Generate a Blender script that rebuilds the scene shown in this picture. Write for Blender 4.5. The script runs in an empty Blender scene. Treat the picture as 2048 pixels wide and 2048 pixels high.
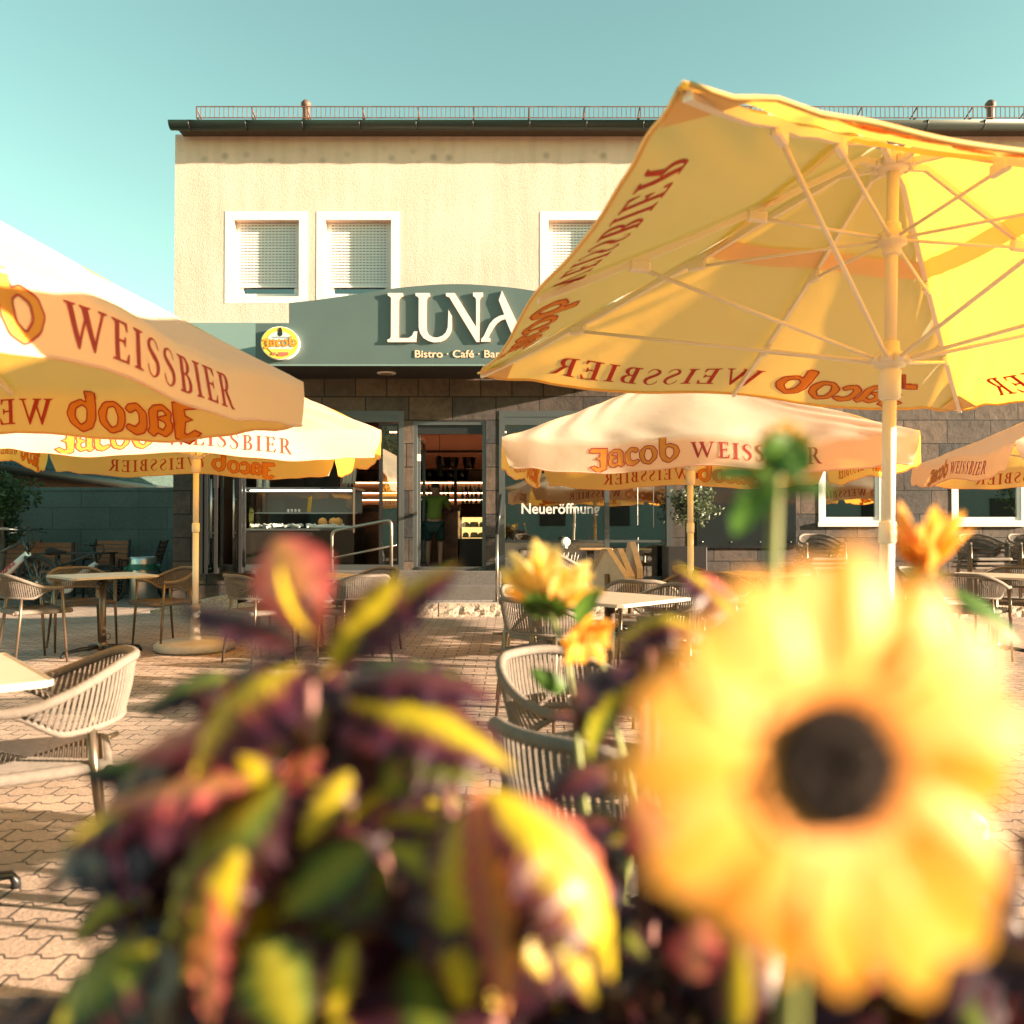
import bpy, bmesh, math, random
from mathutils import Vector, Matrix, noise
from mathutils.geometry import tessellate_polygon
R = math.radians
PI = math.pi
sc = bpy.context.scene
COL = sc.collection

# ------------------------------------------------------------------ camera
F = 1700.0; HZ = 1048.0; CAMZ = 1.2
TILT = math.atan((HZ - 1024) / F)
cam_d = bpy.data.cameras.new('camera')
cam_d.sensor_fit = 'HORIZONTAL'; cam_d.sensor_width = 36.0
cam_d.lens = 36.0 * F / 2048
cam_d.clip_start = 0.01; cam_d.clip_end = 800
cam_d.dof.use_dof = True
cam_d.dof.focus_distance = 7.5
cam_d.dof.aperture_fstop = 3.1
cam = bpy.data.objects.new('camera', cam_d)
cam.location = (0, 0, CAMZ); cam.rotation_euler = (PI / 2 + TILT, 0, 0)
COL.objects.link(cam); sc.camera = cam

# ------------------------------------------------------------------ sky, sun, exposure
SUN_AZ = R(79); SUN_EL = R(11.2)          # azimuth measured from behind the camera towards the right
sundir = Vector((math.sin(SUN_AZ) * math.cos(SUN_EL), -math.cos(SUN_AZ) * math.cos(SUN_EL), math.sin(SUN_EL)))
world = bpy.data.worlds.new('World'); sc.world = world
world.use_nodes = True
wn = world.node_tree.nodes; wl = world.node_tree.links
bg = wn['Background']
sky = wn.new('ShaderNodeTexSky'); sky.sky_type = 'NISHITA'; sky.sun_disc = False
sky.sun_elevation = SUN_EL
sky.sun_rotation = math.atan2(sundir.x, sundir.y)
sky.air_density = 1.0; sky.dust_density = 0.5; sky.ozone_density = 1.0
tint = wn.new('ShaderNodeMix'); tint.data_type = 'RGBA'; tint.blend_type = 'MULTIPLY'
tint.inputs[0].default_value = 1.0
tint.inputs[7].default_value = (1.03, 1.24, 0.81, 1)
wl.new(sky.outputs[0], tint.inputs[6]); wl.new(tint.outputs[2], bg.inputs[0])
bg.inputs[1].default_value = 0.061
sun_d = bpy.data.lights.new('sun', 'SUN'); sun_d.energy = 5.0; sun_d.angle = R(0.6)
sun_d.color = (1.0, 0.76, 0.53)
sun = bpy.data.objects.new('sun', sun_d)
sun.rotation_euler = sundir.to_track_quat('Z', 'Y').to_euler()
sun.location = (10, -6, 12)
COL.objects.link(sun)
sc.view_settings.view_transform = 'Standard'
sc.view_settings.look = 'None'
sc.view_settings.exposure = 2.4
sc.view_settings.gamma = 1.0
sc.render.engine = 'CYCLES'
sc.cycles.use_denoising = True
sc.cycles.max_bounces = 8
sc.cycles.transparent_max_bounces = 16
sc.cycles.sample_clamp_indirect = 6.0
sc.cycles.caustics_reflective = False; sc.cycles.caustics_refractive = False

def W(px, py, Y):
    "the world point seen at photo pixel (px, py) at depth Y"
    u = (px - 1024) / F; v = (1024 - py) / F
    d = Vector((u, math.cos(TILT) - v * math.sin(TILT), math.sin(TILT) + v * math.cos(TILT)))
    return Vector((0, 0, CAMZ)) + d * (Y / d.y)

# ------------------------------------------------------------------ mesh collector
class MB:
    def __init__(s):
        s.v = []; s.f = []; s.sm = []; s.at = []
    def add(s, vs, fs, smooth=False, at=None):
        o = len(s.v)
        s.v += [tuple(p) for p in vs]
        s.f += [tuple(i + o for i in f) for f in fs]
        s.sm += [smooth] * len(fs)
        if at is not None:
            s.at += [(0, 0, 0)] * (o - len(s.at)) + list(at)
        return s
    def box(s, a, b, M=None):
        x0, y0, z0 = a; x1, y1, z1 = b
        vs = [(x0, y0, z0), (x1, y0, z0), (x1, y1, z0), (x0, y1, z0), (x0, y0, z1), (x1, y0, z1), (x1, y1, z1), (x0, y1, z1)]
        if M is not None: vs = [M @ Vector(p) for p in vs]
        return s.add(vs, [(0, 3, 2, 1), (4, 5, 6, 7), (0, 1, 5, 4), (1, 2, 6, 5), (2, 3, 7, 6), (3, 0, 4, 7)])
    def bbox(s, a, b, r=0.01, M=None):
        "box with chamfered vertical and top edges"
        x0, y0, z0 = a; x1, y1, z1 = b
        def ring(k, z): return [(x0 + k, y0 + r, z), (x0 + r, y0 + k, z), (x1 - r, y0 + k, z), (x1 - k, y0 + r, z), (x1 - k, y1 - r, z), (x1 - r, y1 - k, z), (x0 + r, y1 - k, z), (x0 + k, y1 - r, z)]
        vs = ring(r * .6, z0) + ring(0, z0 + r * .6) + ring(0, z1 - r * .6) + ring(r * .6, z1)
        if M is not None: vs = [M @ Vector(p) for p in vs]
        fs = [tuple(range(7, -1, -1)), tuple(range(24, 32))]
        for j in range(3):
            for i in range(8):
                k = (i + 1) % 8
                fs.append((j * 8 + i, j * 8 + k, j * 8 + 8 + k, j * 8 + 8 + i))
        return s.add(vs, fs)
    def tube(s, pts, r, n=8, caps=True, closed=False, smooth=True):
        pts = [Vector(p) for p in pts]; m = len(pts)
        rr = r if isinstance(r, (list, tuple)) else [r] * m
        vs = []; prev = None
        for i, p in enumerate(pts):
            if closed: t = pts[(i + 1) % m] - pts[i - 1]
            else: t = pts[min(i + 1, m - 1)] - pts[max(i - 1, 0)]
            if t.length < 1e-9: t = Vector((0, 0, 1))
            t.normalize()
            if prev is None:
                a = Vector((0, 0, 1)) if abs(t.z) < .9 else Vector((1, 0, 0))
                nx = t.cross(a).normalized()
            else:
                nx = prev - t * prev.dot(t)
                nx = nx.normalized() if nx.length > 1e-6 else t.orthogonal().normalized()
            prev = nx; ny = t.cross(nx)
            for k in range(n):
                c = 2 * PI * k / n
                vs.append(p + (nx * math.cos(c) + ny * math.sin(c)) * rr[i])
        fs = []
        for i in range(m if closed else m - 1):
            j = (i + 1) % m
            for k in range(n):
                l = (k + 1) % n
                fs.append((i * n + k, i * n + l, j * n + l, j * n + k))
        s.add(vs, fs, smooth)
        if caps and not closed:
            o = len(s.v) - len(vs)
            s.f += [tuple(o + k for k in range(n - 1, -1, -1)), tuple(o + (m - 1) * n + k for k in range(n))]
            s.sm += [False, False]
        return s
    def lathe(s, prof, n=24, c=(0, 0, 0), M=None, smooth=True):
        vs = []; m = len(prof)
        for (r, z) in prof:
            for k in range(n):
                a = 2 * PI * k / n
                p = Vector((c[0] + r * math.cos(a), c[1] + r * math.sin(a), c[2] + z))
                vs.append(M @ p if M is not None else p)
        fs = []
        for i in range(m - 1):
            for k in range(n):
                l = (k + 1) % n
                fs.append((i * n + k, i * n + l, (i + 1) * n + l, (i + 1) * n + k))
        s.add(vs, fs, smooth)
        o = len(s.v) - len(vs)
        s.f += [tuple(o + k for k in range(n - 1, -1, -1)), tuple(o + (m - 1) * n + k for k in range(n))]
        s.sm += [False, False]
        return s
    def quad(s, a, b, c, d): return s.add([a, b, c, d], [(0, 1, 2, 3)])
    def prism(s, poly, fn, d0, d1, holes=()):
        "2D polygon extruded between depths d0 and d1; fn(x, y, d) gives the 3D point"
        loops = [list(poly)] + [list(h) for h in holes]
        flat = [p for l in loops for p in l]
        tris = tessellate_polygon([[Vector((p[0], p[1], 0)) for p in l] for l in loops])
        n = len(flat)
        vs = [fn(p[0], p[1], d0) for p in flat] + [fn(p[0], p[1], d1) for p in flat]
        fs = [tuple(t) for t in tris] + [tuple(i + n for i in reversed(t)) for t in tris]
        o = 0
        for l in loops:
            k = len(l)
            for i in range(k):
                j = (i + 1) % k
                fs.append((o + i, o + j, n + o + j, n + o + i))
            o += k
        return s.add(vs, fs)
    def mesh(s, name, mat=None):
        me = bpy.data.meshes.new(name)
        me.from_pydata(s.v, [], s.f)
        me.polygons.foreach_set('use_smooth', s.sm)
        if s.at:
            s.at += [(0, 0, 0)] * (len(s.v) - len(s.at))
            a = me.attributes.new('leaf', 'FLOAT_VECTOR', 'POINT')
            a.data.foreach_set('vector', [c for p in s.at for c in p])
        if mat: me.materials.append(mat)
        bm = bmesh.new(); bm.from_mesh(me)
        bmesh.ops.recalc_face_normals(bm, faces=bm.faces)
        bm.to_mesh(me); bm.free()
        me.update()
        return me

def link(name, me, parent=None, world_coords=False):
    o = bpy.data.objects.new(name, me); COL.objects.link(o)
    if parent is not None:
        o.parent = parent
        if world_coords:
            r = parent
            loc = Vector((0, 0, 0))
            while r is not None:
                loc += r.location; r = r.parent
            o.location = -loc
    return o
def part(name, mb, mat, parent, wc=False, label=None):
    o = link(name, mb.mesh(name, mat), parent, wc)
    if label: o['label'] = label
    return o
def tag(o, label, cat, group=None):
    o['label'] = label; o['category'] = cat
    if group: o['group'] = group
    return o
def thing(name, label, cat, loc=(0, 0, 0), rz=0, group=None):
    o = bpy.data.objects.new(name, None); COL.objects.link(o)
    o.empty_display_size = .1
    o.location = loc; o.rotation_euler = (0, 0, rz)
    return tag(o, label, cat, group)
def solid(name, mb, mat, label, cat, group=None):
    return tag(link(name, mb.mesh(name, mat)), label, cat, group)
def struct(name, mb, mat):
    o = link(name, mb.mesh(name, mat)); o['kind'] = 'structure'; return o
def dup(root, loc, rz, label, group=None):
    "copy of a thing with its parts and sub-parts"
    r = root.copy(); COL.objects.link(r); r.location = loc; r.rotation_euler = (0, 0, rz); r['label'] = label
    if group: r['group'] = group
    for ch in list(root.children):
        c = ch.copy(); COL.objects.link(c); c.parent = r
        for g in list(ch.children):
            d = g.copy(); COL.objects.link(d); d.parent = c
    return r

# ------------------------------------------------------------------ materials
def nodes(name):
    m = bpy.data.materials.new(name); m.use_nodes = True
    nt = m.node_tree
    return m, nt, nt.nodes, nt.links, nt.nodes['Principled BSDF']
def mat(name, col, rough=.6, metal=0.0, var=0.0, vscale=8.0, bump=0.0, bscale=60.0, coat=0.0, emit=None, estr=0.0, stretch=None):
    m, nt, N, L, b = nodes(name)
    b.inputs['Roughness'].default_value = rough; b.inputs['Metallic'].default_value = metal
    b.inputs['Base Color'].default_value = (*col, 1)
    if coat: b.inputs['Coat Weight'].default_value = coat
    tc = N.new('ShaderNodeTexCoord')
    src = tc.outputs['Object']
    if stretch:
        mp = N.new('ShaderNodeMapping'); mp.inputs['Scale'].default_value = stretch
        L.new(src, mp.inputs[0]); src = mp.outputs[0]
    if var:
        n = N.new('ShaderNodeTexNoise'); n.inputs['Scale'].default_value = vscale; n.inputs['Detail'].default_value = 5
        L.new(src, n.inputs['Vector'])
        r = N.new('ShaderNodeMapRange'); r.inputs[1].default_value = .3; r.inputs[2].default_value = .7
        r.inputs[3].default_value = 1 - var; r.inputs[4].default_value = 1 + var
        L.new(n.outputs[0], r.inputs[0])
        h = N.new('ShaderNodeMix'); h.data_type = 'RGBA'; h.blend_type = 'MULTIPLY'; h.inputs[0].default_value = 1
        h.inputs[6].default_value = (*col, 1); L.new(r.outputs[0], h.inputs[7])
        L.new(h.outputs[2], b.inputs['Base Color'])
    if bump:
        n2 = N.new('ShaderNodeTexNoise'); n2.inputs['Scale'].default_value = bscale; n2.inputs['Detail'].default_value = 4
        L.new(src, n2.inputs['Vector'])
        bp = N.new('ShaderNodeBump'); bp.inputs['Strength'].default_value = bump; bp.inputs['Distance'].default_value = .01
        L.new(n2.outputs[0], bp.inputs['Height']); L.new(bp.outputs[0], b.inputs['Normal'])
    if emit:
        b.inputs['Emission Color'].default_value = (*emit, 1); b.inputs['Emission Strength'].default_value = estr
    return m
def glass_mat(name, refl=.25, tint_c=(.75, .85, .84), rough=0.0):
    m = bpy.data.materials.new(name); m.use_nodes = True
    N = m.node_tree.nodes; L = m.node_tree.links
    N.remove(N['Principled BSDF'])
    g = N.new('ShaderNodeBsdfGlossy'); g.inputs['Roughness'].default_value = rough; g.inputs['Color'].default_value = (.9, .95, .95, 1)
    t = N.new('ShaderNodeBsdfTransparent'); t.inputs['Color'].default_value = (*tint_c, 1)
    fr = N.new('ShaderNodeFresnel'); fr.inputs['IOR'].default_value = 1.45
    ad = N.new('ShaderNodeMath'); ad.operation = 'ADD'; ad.use_clamp = True; ad.inputs[1].default_value = refl
    mx = N.new('ShaderNodeMixShader')
    L.new(fr.outputs[0], ad.inputs[0]); L.new(ad.outputs[0], mx.inputs[0])
    L.new(t.outputs[0], mx.inputs[1]); L.new(g.outputs[0], mx.inputs[2])
    L.new(mx.outputs[0], N['Material Output'].inputs[0])
    return m
def brick_mat(name, axes, bw, bh, c1, c2, mortar, msize=.006, rough=.8, bump=.5, nscale=14.0, offset=.5, zig=0.0, squash=1.0, sqf=2, var=.25, smooth=.1, cmix=None):
    m, nt, N, L, b = nodes(name)
    b.inputs['Roughness'].default_value = rough
    tc = N.new('ShaderNodeTexCoord'); sp = N.new('ShaderNodeSeparateXYZ'); L.new(tc.outputs['Object'], sp.inputs[0])
    cb = N.new('ShaderNodeCombineXYZ')
    L.new(sp.outputs[axes[0]], cb.inputs[0]); L.new(sp.outputs[axes[1]], cb.inputs[1])
    vec = cb.outputs[0]
    if zig:
        pp = N.new('ShaderNodeMath'); pp.operation = 'PINGPONG'; pp.inputs[1].default_value = bw * .25
        L.new(sp.outputs[axes[0]], pp.inputs[0])
        st = N.new('ShaderNodeMapRange'); st.inputs[1].default_value = bw * .09; st.inputs[2].default_value = bw * .16
        st.inputs[3].default_value = -zig; st.inputs[4].default_value = zig
        L.new(pp.outputs[0], st.inputs[0])
        a = N.new('ShaderNodeMath'); a.operation = 'ADD'; L.new(sp.outputs[axes[1]], a.inputs[0]); L.new(st.outputs[0], a.inputs[1])
        L.new(a.outputs[0], cb.inputs[1])
    br = N.new('ShaderNodeTexBrick'); br.offset = offset; br.squash = squash; br.squash_frequency = sqf
    br.inputs['Scale'].default_value = 1; br.inputs['Brick Width'].default_value = bw; br.inputs['Row Height'].default_value = bh
    br.inputs['Mortar Size'].default_value = msize; br.inputs['Mortar Smooth'].default_value = smooth
    br.inputs['Color1'].default_value = (*c1, 1); br.inputs['Color2'].default_value = (*c2, 1); br.inputs['Mortar'].default_value = (*mortar, 1)
    L.new(vec, br.inputs['Vector'])
    n = N.new('ShaderNodeTexNoise'); n.inputs['Scale'].default_value = nscale; n.inputs['Detail'].default_value = 8; n.inputs['Roughness'].default_value = .65
    L.new(tc.outputs['Object'], n.inputs['Vector'])
    n3 = N.new('ShaderNodeTexNoise'); n3.inputs['Scale'].default_value = 1.1; n3.inputs['Detail'].default_value = 3
    L.new(tc.outputs['Object'], n3.inputs['Vector'])
    s2 = N.new('ShaderNodeMath'); s2.operation = 'ADD'; L.new(n.outputs[0], s2.inputs[0]); L.new(n3.outputs[0], s2.inputs[1])
    r = N.new('ShaderNodeMapRange'); r.inputs[1].default_value = .7; r.inputs[2].default_value = 1.3
    r.inputs[3].default_value = 1 - var; r.inputs[4].default_value = 1 + var
    L.new(s2.outputs[0], r.inputs[0])
    h = N.new('ShaderNodeMix'); h.data_type = 'RGBA'; h.blend_type = 'MULTIPLY'; h.inputs[0].default_value = 1
    L.new(br.outputs['Color'], h.inputs[6]); L.new(r.outputs[0], h.inputs[7])
    L.new(h.outputs[2], b.inputs['Base Color'])
    inv = N.new('ShaderNodeMath'); inv.operation = 'MULTIPLY_ADD'; inv.inputs[1].default_value = -1.0
    L.new(br.outputs['Fac'], inv.inputs[0]); 
    sc2 = N.new('ShaderNodeMath'); sc2.operation = 'MULTIPLY'; sc2.inputs[1].default_value = .7
    L.new(n.outputs[0], sc2.inputs[0]); L.new(sc2.outputs[0], inv.inputs[2])
    bp = N.new('ShaderNodeBump'); bp.inputs['Strength'].default_value = bump; bp.inputs['Distance'].default_value = .012
    L.new(inv.outputs[0], bp.inputs['Height']); L.new(bp.outputs[0], b.inputs['Normal'])
    return m
def cloth_mat(name, col, tcol, tmix=.45, rough=.75):
    m = bpy.data.materials.new(name); m.use_nodes = True
    N = m.node_tree.nodes; L = m.node_tree.links
    b = N['Principled BSDF']; b.inputs['Base Color'].default_value = (*col, 1); b.inputs['Roughness'].default_value = rough
    t = N.new('ShaderNodeBsdfTranslucent'); t.inputs['Color'].default_value = (*tcol, 1)
    mx = N.new('ShaderNodeMixShader'); mx.inputs[0].default_value = tmix
    tc = N.new('ShaderNodeTexCoord')
    n = N.new('ShaderNodeTexNoise'); n.inputs['Scale'].default_value = 5; n.inputs['Detail'].default_value = 6
    L.new(tc.outputs['Object'], n.inputs['Vector'])
    bp = N.new('ShaderNodeBump'); bp.inputs['Strength'].default_value = .2; bp.inputs['Distance'].default_value = .02
    L.new(n.outputs[0], bp.inputs['Height']); L.new(bp.outputs[0], b.inputs['Normal']); L.new(bp.outputs[0], t.inputs['Normal'])
    L.new(b.outputs[0], mx.inputs[1]); L.new(t.outputs[0], mx.inputs[2])
    L.new(mx.outputs[0], N['Material Output'].inputs[0])
    return m
def leaf_mat(name, ramp, tmix=.45, rough=.45, veins=True, tgain=1.3, sheen=0.0, back=None):
    "ramp runs from midrib (0) to margin (1); attribute leaf = (t, |s|, rnd)"
    m = bpy.data.materials.new(name); m.use_nodes = True
    N = m.node_tree.nodes; L = m.node_tree.links
    b = N['Principled BSDF']; b.inputs['Roughness'].default_value = rough
    a = N.new('ShaderNodeAttribute'); a.attribute_name = 'leaf'
    sp = N.new('ShaderNodeSeparateXYZ'); L.new(a.outputs['Vector'], sp.inputs[0])
    tc = N.new('ShaderNodeTexCoord')
    n = N.new('ShaderNodeTexNoise'); n.inputs['Scale'].default_value = 70; n.inputs['Detail'].default_value = 3
    L.new(tc.outputs['Object'], n.inputs['Vector'])
    w = N.new('ShaderNodeMath'); w.operation = 'MULTIPLY_ADD'; w.inputs[1].default_value = .35
    L.new(n.outputs[0], w.inputs[0]); L.new(sp.outputs[1], w.inputs[2])
    w2 = N.new('ShaderNodeMath'); w2.operation = 'MULTIPLY_ADD'; w2.inputs[1].default_value = .5
    L.new(sp.outputs[2], w2.inputs[0]); L.new(w.outputs[0], w2.inputs[2])
    w3 = N.new('ShaderNodeMath'); w3.operation = 'SUBTRACT'; w3.inputs[1].default_value = .42; w3.use_clamp = True
    if veins:
        va = N.new('ShaderNodeMath'); va.operation = 'MULTIPLY_ADD'; va.inputs[1].default_value = -.26; L.new(sp.outputs[1], va.inputs[0]); L.new(sp.outputs[0], va.inputs[2])
        vb = N.new('ShaderNodeMath'); vb.operation = 'MULTIPLY'; vb.inputs[1].default_value = 62.0; L.new(va.outputs[0], vb.inputs[0])
        vs_ = N.new('ShaderNodeMath'); vs_.operation = 'SINE'; L.new(vb.outputs[0], vs_.inputs[0])
        vc = N.new('ShaderNodeMath'); vc.operation = 'MULTIPLY_ADD'; vc.inputs[1].default_value = .055; L.new(vs_.outputs[0], vc.inputs[0]); L.new(w2.outputs[0], vc.inputs[2])
        L.new(vc.outputs[0], w3.inputs[0])
    else: L.new(w2.outputs[0], w3.inputs[0])
    cr = N.new('ShaderNodeValToRGB')
    el = cr.color_ramp.elements
    for i, (p, c) in enumerate(ramp):
        e = el[i] if i < 2 else el.new(p)
        e.position = p; e.color = (*c, 1)
    L.new(w3.outputs[0], cr.inputs[0])
    L.new(cr.outputs[0], b.inputs['Base Color'])
    t = N.new('ShaderNodeBsdfTranslucent')
    g = N.new('ShaderNodeMix'); g.data_type = 'RGBA'; g.blend_type = 'MULTIPLY'; g.inputs[0].default_value = 1
    L.new(cr.outputs[0], g.inputs[6]); g.inputs[7].default_value = (tgain, tgain, tgain, 1)
    L.new(g.outputs[2], t.inputs['Color'])
    mx = N.new('ShaderNodeMixShader'); mx.inputs[0].default_value = tmix
    L.new(b.outputs[0], mx.inputs[1]); L.new(t.outputs[0], mx.inputs[2])
    L.new(mx.outputs[0], N['Material Output'].inputs[0])
    return m

random.seed(7)
m_white = mat('white_plaster_trim', (.78, .77, .75), .6, var=.05)
m_upvc = mat('white_window_profile', (.74, .74, .73), .35)
m_shutter = mat('grey_shutter_slats', (.74, .74, .75), .45)
m_anth = mat('anthracite_panel', (.085, .125, .125), .38, var=.05, vscale=2)
m_anthl = mat('pale_teal_panel', (.20, .30, .29), .25)
m_frame = mat('grey_aluminium', (.10, .115, .12), .35, .4)
m_dark = mat('dark_aluminium', (.025, .027, .03), .35, .3)
m_black = mat('black_plastic', (.015, .015, .017), .45)
m_steel = mat('brushed_steel', (.62, .60, .57), .32, 1.0)
m_rail = mat('weathered_rail_steel', (.36, .32, .28), .35, .9)
m_bronze = mat('taupe_metal', (.22, .165, .12), .35, .75)
m_rope = mat('taupe_rope', (.18, .152, .13), .85, var=.12, vscale=40, bump=.4, bscale=500)
m_toptable = mat('beige_table_laminate', (.56, .47, .39), .35, var=.08, vscale=9)
m_pole = mat('cream_pole_paint', (.84, .79, .70), .4)
m_cloth = cloth_mat('cream_parasol_cloth', (.88, .79, .61), (1.0, .50, .06), .52)
m_red = cloth_mat('red_print', (.50, .06, .04), (.60, .06, .03), .35)
m_orange = cloth_mat('orange_print', (.80, .36, .05), (.90, .42, .05), .4)
m_glass = glass_mat('window_glass', .22)
m_glassd = glass_mat('shop_glass', .30, (.5, .62, .60))
m_glassc = glass_mat('clear_glass', .05, (.92, .96, .95))
m_wood = mat('reddish_wood_slats', (.33, .13, .06), .5, var=.25, vscale=12, stretch=(1, 12, 12))
m_wooddark = mat('dark_wood', (.05, .032, .022), .5, var=.2)
m_int = mat('brown_interior_wall', (.12, .062, .036), .7)
m_intfloor = mat('dark_interior_floor', (.05, .04, .035), .5)
m_granite = mat('grey_granite_step', (.12, .11, .107), .75, var=.5, vscale=120, bump=.25, bscale=90)
m_kerb = mat('rough_granite_kerb', (.46, .38, .31), .9, var=.4, vscale=40, bump=1.0, bscale=40)
m_cup = mat('paper_white', (.75, .73, .68), .6)
m_letter = mat('white_letter_face', (.66, .63, .62), .4)
m_peach = mat('peach_letter', (.80, .58, .42), .5)
m_soil = mat('dark_soil', (.03, .022, .016), .95, var=.3, bump=.6)
# ================================================================== ground and setting
YF = 12.1                                  # the cafe front
def FX(px): return W(px, HZ, YF).x
def FZ(py): return W(1024, py, YF).z
m_pave = brick_mat('interlocking_pavers', (0, 1), .205, .108, (.44, .325, .26), (.34, .255, .205), (.085, .067, .055), .0055, .8, .7, 60, zig=.010, var=.34)
g = MB()
gx = [-120, -30, -12, -6, 0, 6, 12, 30, 120]; gy = [-80, -25, -8, 0, 4, 8, 12, 16, 40, 220]
vs = [(x, y, 0) for y in gy for x in gx]
g.add(vs, [(j * 9 + i, j * 9 + i + 1, j * 9 + 10 + i, j * 9 + 9 + i) for j in range(9) for i in range(8)])
struct('paving', g, m_pave)
# raised entrance platform with a rough granite edge, and the steps
m_pave2 = brick_mat('small_grey_setts', (0, 1), .17, .11, (.36, .33, .31), (.28, .26, .25), (.07, .06, .055), .007, .8, .6, 60, var=.2)
PZ = .17
xl = W(476, HZ, 11.0).x; xr = 9.5
g = MB()
g.add([(xl, 11.16, PZ), (xr, 11.16, PZ), (xr, YF + .02, PZ), (xl, YF + .02, PZ)], [(0, 1, 2, 3)])
struct('entrance_platform', g, m_pave2)
g = MB()
rng = random.Random(3)
x = xl
while x < xr:                              # each rough-hewn kerb stone has its own broken face
    w = rng.uniform(.75, 1.05); nx, nz = 14, 5
    x1 = min(x + w, xr)
    vs = []
    for j in range(nz + 1):
        for i in range(nx + 1):
            px = x + .006 + (x1 - x - .012) * i / nx
            d = .022 * noise.noise((px * 9, j * 1.7, 3.1)) + .012 * noise.noise((px * 30, j * 4.0, 8.0))
            if i in (0, nx) or j == nz: d *= .3
            vs.append((px, 11.0 + d, -.01 + (PZ + .012) * j / nz))
    fs = [(j * (nx + 1) + i, j * (nx + 1) + i + 1, (j + 1) * (nx + 1) + i + 1, (j + 1) * (nx + 1) + i) for j in range(nz) for i in range(nx)]
    o = len(vs)
    vs += [(x + .006, 11.158, PZ + .002), (x1 - .006, 11.158, PZ + .002)]
    fs.append(tuple(nz * (nx + 1) + i for i in range(nx + 1)) + (o + 1, o))
    g.add(vs, fs)
    x = x1
struct('kerb', g, m_kerb)
g = MB()                                   # sloping ramp edge on the left
xa, xb = W(300, HZ, 11.4).x, xl - .01
n = 20; vs = []
for j in range(5):
    for i in range(n + 1):
        t = i / n; xx = xa + (xb - xa) * t; h = .05 + .27 * t
        vs.append((xx, 11.42 - .4 * t + .02 * noise.noise((xx * 9, j * 1.9, 0)), -.01 + h * j / 4))
fs = [(j * (n + 1) + i, j * (n + 1) + i + 1, (j + 1) * (n + 1) + i + 1, (j + 1) * (n + 1) + i) for j in range(4) for i in range(n)]
o = len(vs)
vs += [(xa + (xb - xa) * i / n, YF + .02, .04 + .27 * i / n) for i in range(n + 1)]
fs += [(4 * (n + 1) + i, 4 * (n + 1) + i + 1, o + i + 1, o + i) for i in range(n)]
g.add(vs, fs)
struct('ramp', g, m_kerb)
SILL = FZ(1140)
g = MB()
sx0, sx1 = FX(640), FX(1003)
g.bbox((sx0, 11.52, PZ - .02), (sx1, 11.842, PZ + .19), .012)
g.bbox((sx0, 11.845, PZ - .02), (sx1, YF + .3, SILL), .012)
struct('steps', g, m_granite)

# ================================================================== the cafe building
X0, X1, YB = FX(346), 11.5, 22.0
ZTOP = 6.78
bld = thing('cafe_building', 'two-storey cafe building with cream plaster upper floor above dark stone cladding', 'building', (3, YF, 0))
m_plaster, nt, N, L, b = nodes('cream_roughcast_plaster')
b.inputs['Roughness'].default_value = .9
tc = N.new('ShaderNodeTexCoord')
n1 = N.new('ShaderNodeTexNoise'); n1.inputs['Scale'].default_value = 1.3; n1.inputs['Detail'].default_value = 6
n2 = N.new('ShaderNodeTexNoise'); n2.inputs['Scale'].default_value = 75; n2.inputs['Detail'].default_value = 5
n4 = N.new('ShaderNodeTexNoise'); n4.inputs['Scale'].default_value = 5; n4.inputs['Detail'].default_value = 3
vo = N.new('ShaderNodeTexVoronoi'); vo.inputs['Scale'].default_value = 4.6
for q in (n1, n2, n4, vo): L.new(tc.outputs['Object'], q.inputs['Vector'])
cr = N.new('ShaderNodeValToRGB'); cr.color_ramp.elements[0].position = .3; cr.color_ramp.elements[1].position = .7
cr.color_ramp.elements[0].color = (.66, .485, .405, 1); cr.color_ramp.elements[1].color = (.74, .55, .465, 1)
L.new(n1.outputs[0], cr.inputs[0])
sp = N.new('ShaderNodeSeparateXYZ'); L.new(tc.outputs['Object'], sp.inputs[0])
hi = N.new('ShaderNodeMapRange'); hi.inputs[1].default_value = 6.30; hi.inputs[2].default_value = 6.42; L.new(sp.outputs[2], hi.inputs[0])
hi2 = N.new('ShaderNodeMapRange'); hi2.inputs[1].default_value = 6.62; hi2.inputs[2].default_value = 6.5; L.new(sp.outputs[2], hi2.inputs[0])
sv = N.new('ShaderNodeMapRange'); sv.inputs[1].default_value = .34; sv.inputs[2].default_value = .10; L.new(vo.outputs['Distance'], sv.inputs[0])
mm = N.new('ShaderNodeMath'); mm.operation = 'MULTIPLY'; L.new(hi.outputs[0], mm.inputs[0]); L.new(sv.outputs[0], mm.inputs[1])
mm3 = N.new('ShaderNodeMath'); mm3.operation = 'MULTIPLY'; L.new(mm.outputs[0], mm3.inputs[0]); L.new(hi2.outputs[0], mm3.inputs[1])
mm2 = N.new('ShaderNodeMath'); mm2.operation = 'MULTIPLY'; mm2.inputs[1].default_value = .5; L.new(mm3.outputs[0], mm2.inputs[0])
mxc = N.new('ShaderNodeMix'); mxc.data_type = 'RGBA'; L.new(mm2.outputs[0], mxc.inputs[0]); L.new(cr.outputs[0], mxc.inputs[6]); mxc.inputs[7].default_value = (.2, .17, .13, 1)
mp5 = N.new('ShaderNodeMapping'); mp5.inputs['Scale'].default_value = (5, 5, .45); L.new(tc.outputs['Object'], mp5.inputs[0])
n5 = N.new('ShaderNodeTexNoise'); n5.inputs['Scale'].default_value = 1.6; n5.inputs['Detail'].default_value = 6; L.new(mp5.outputs[0], n5.inputs['Vector'])
r5 = N.new('ShaderNodeMapRange'); r5.inputs[1].default_value = .35; r5.inputs[2].default_value = .6; r5.inputs[3].default_value = .93; r5.inputs[4].default_value = 1.04; L.new(n5.outputs[0], r5.inputs[0])
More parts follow.
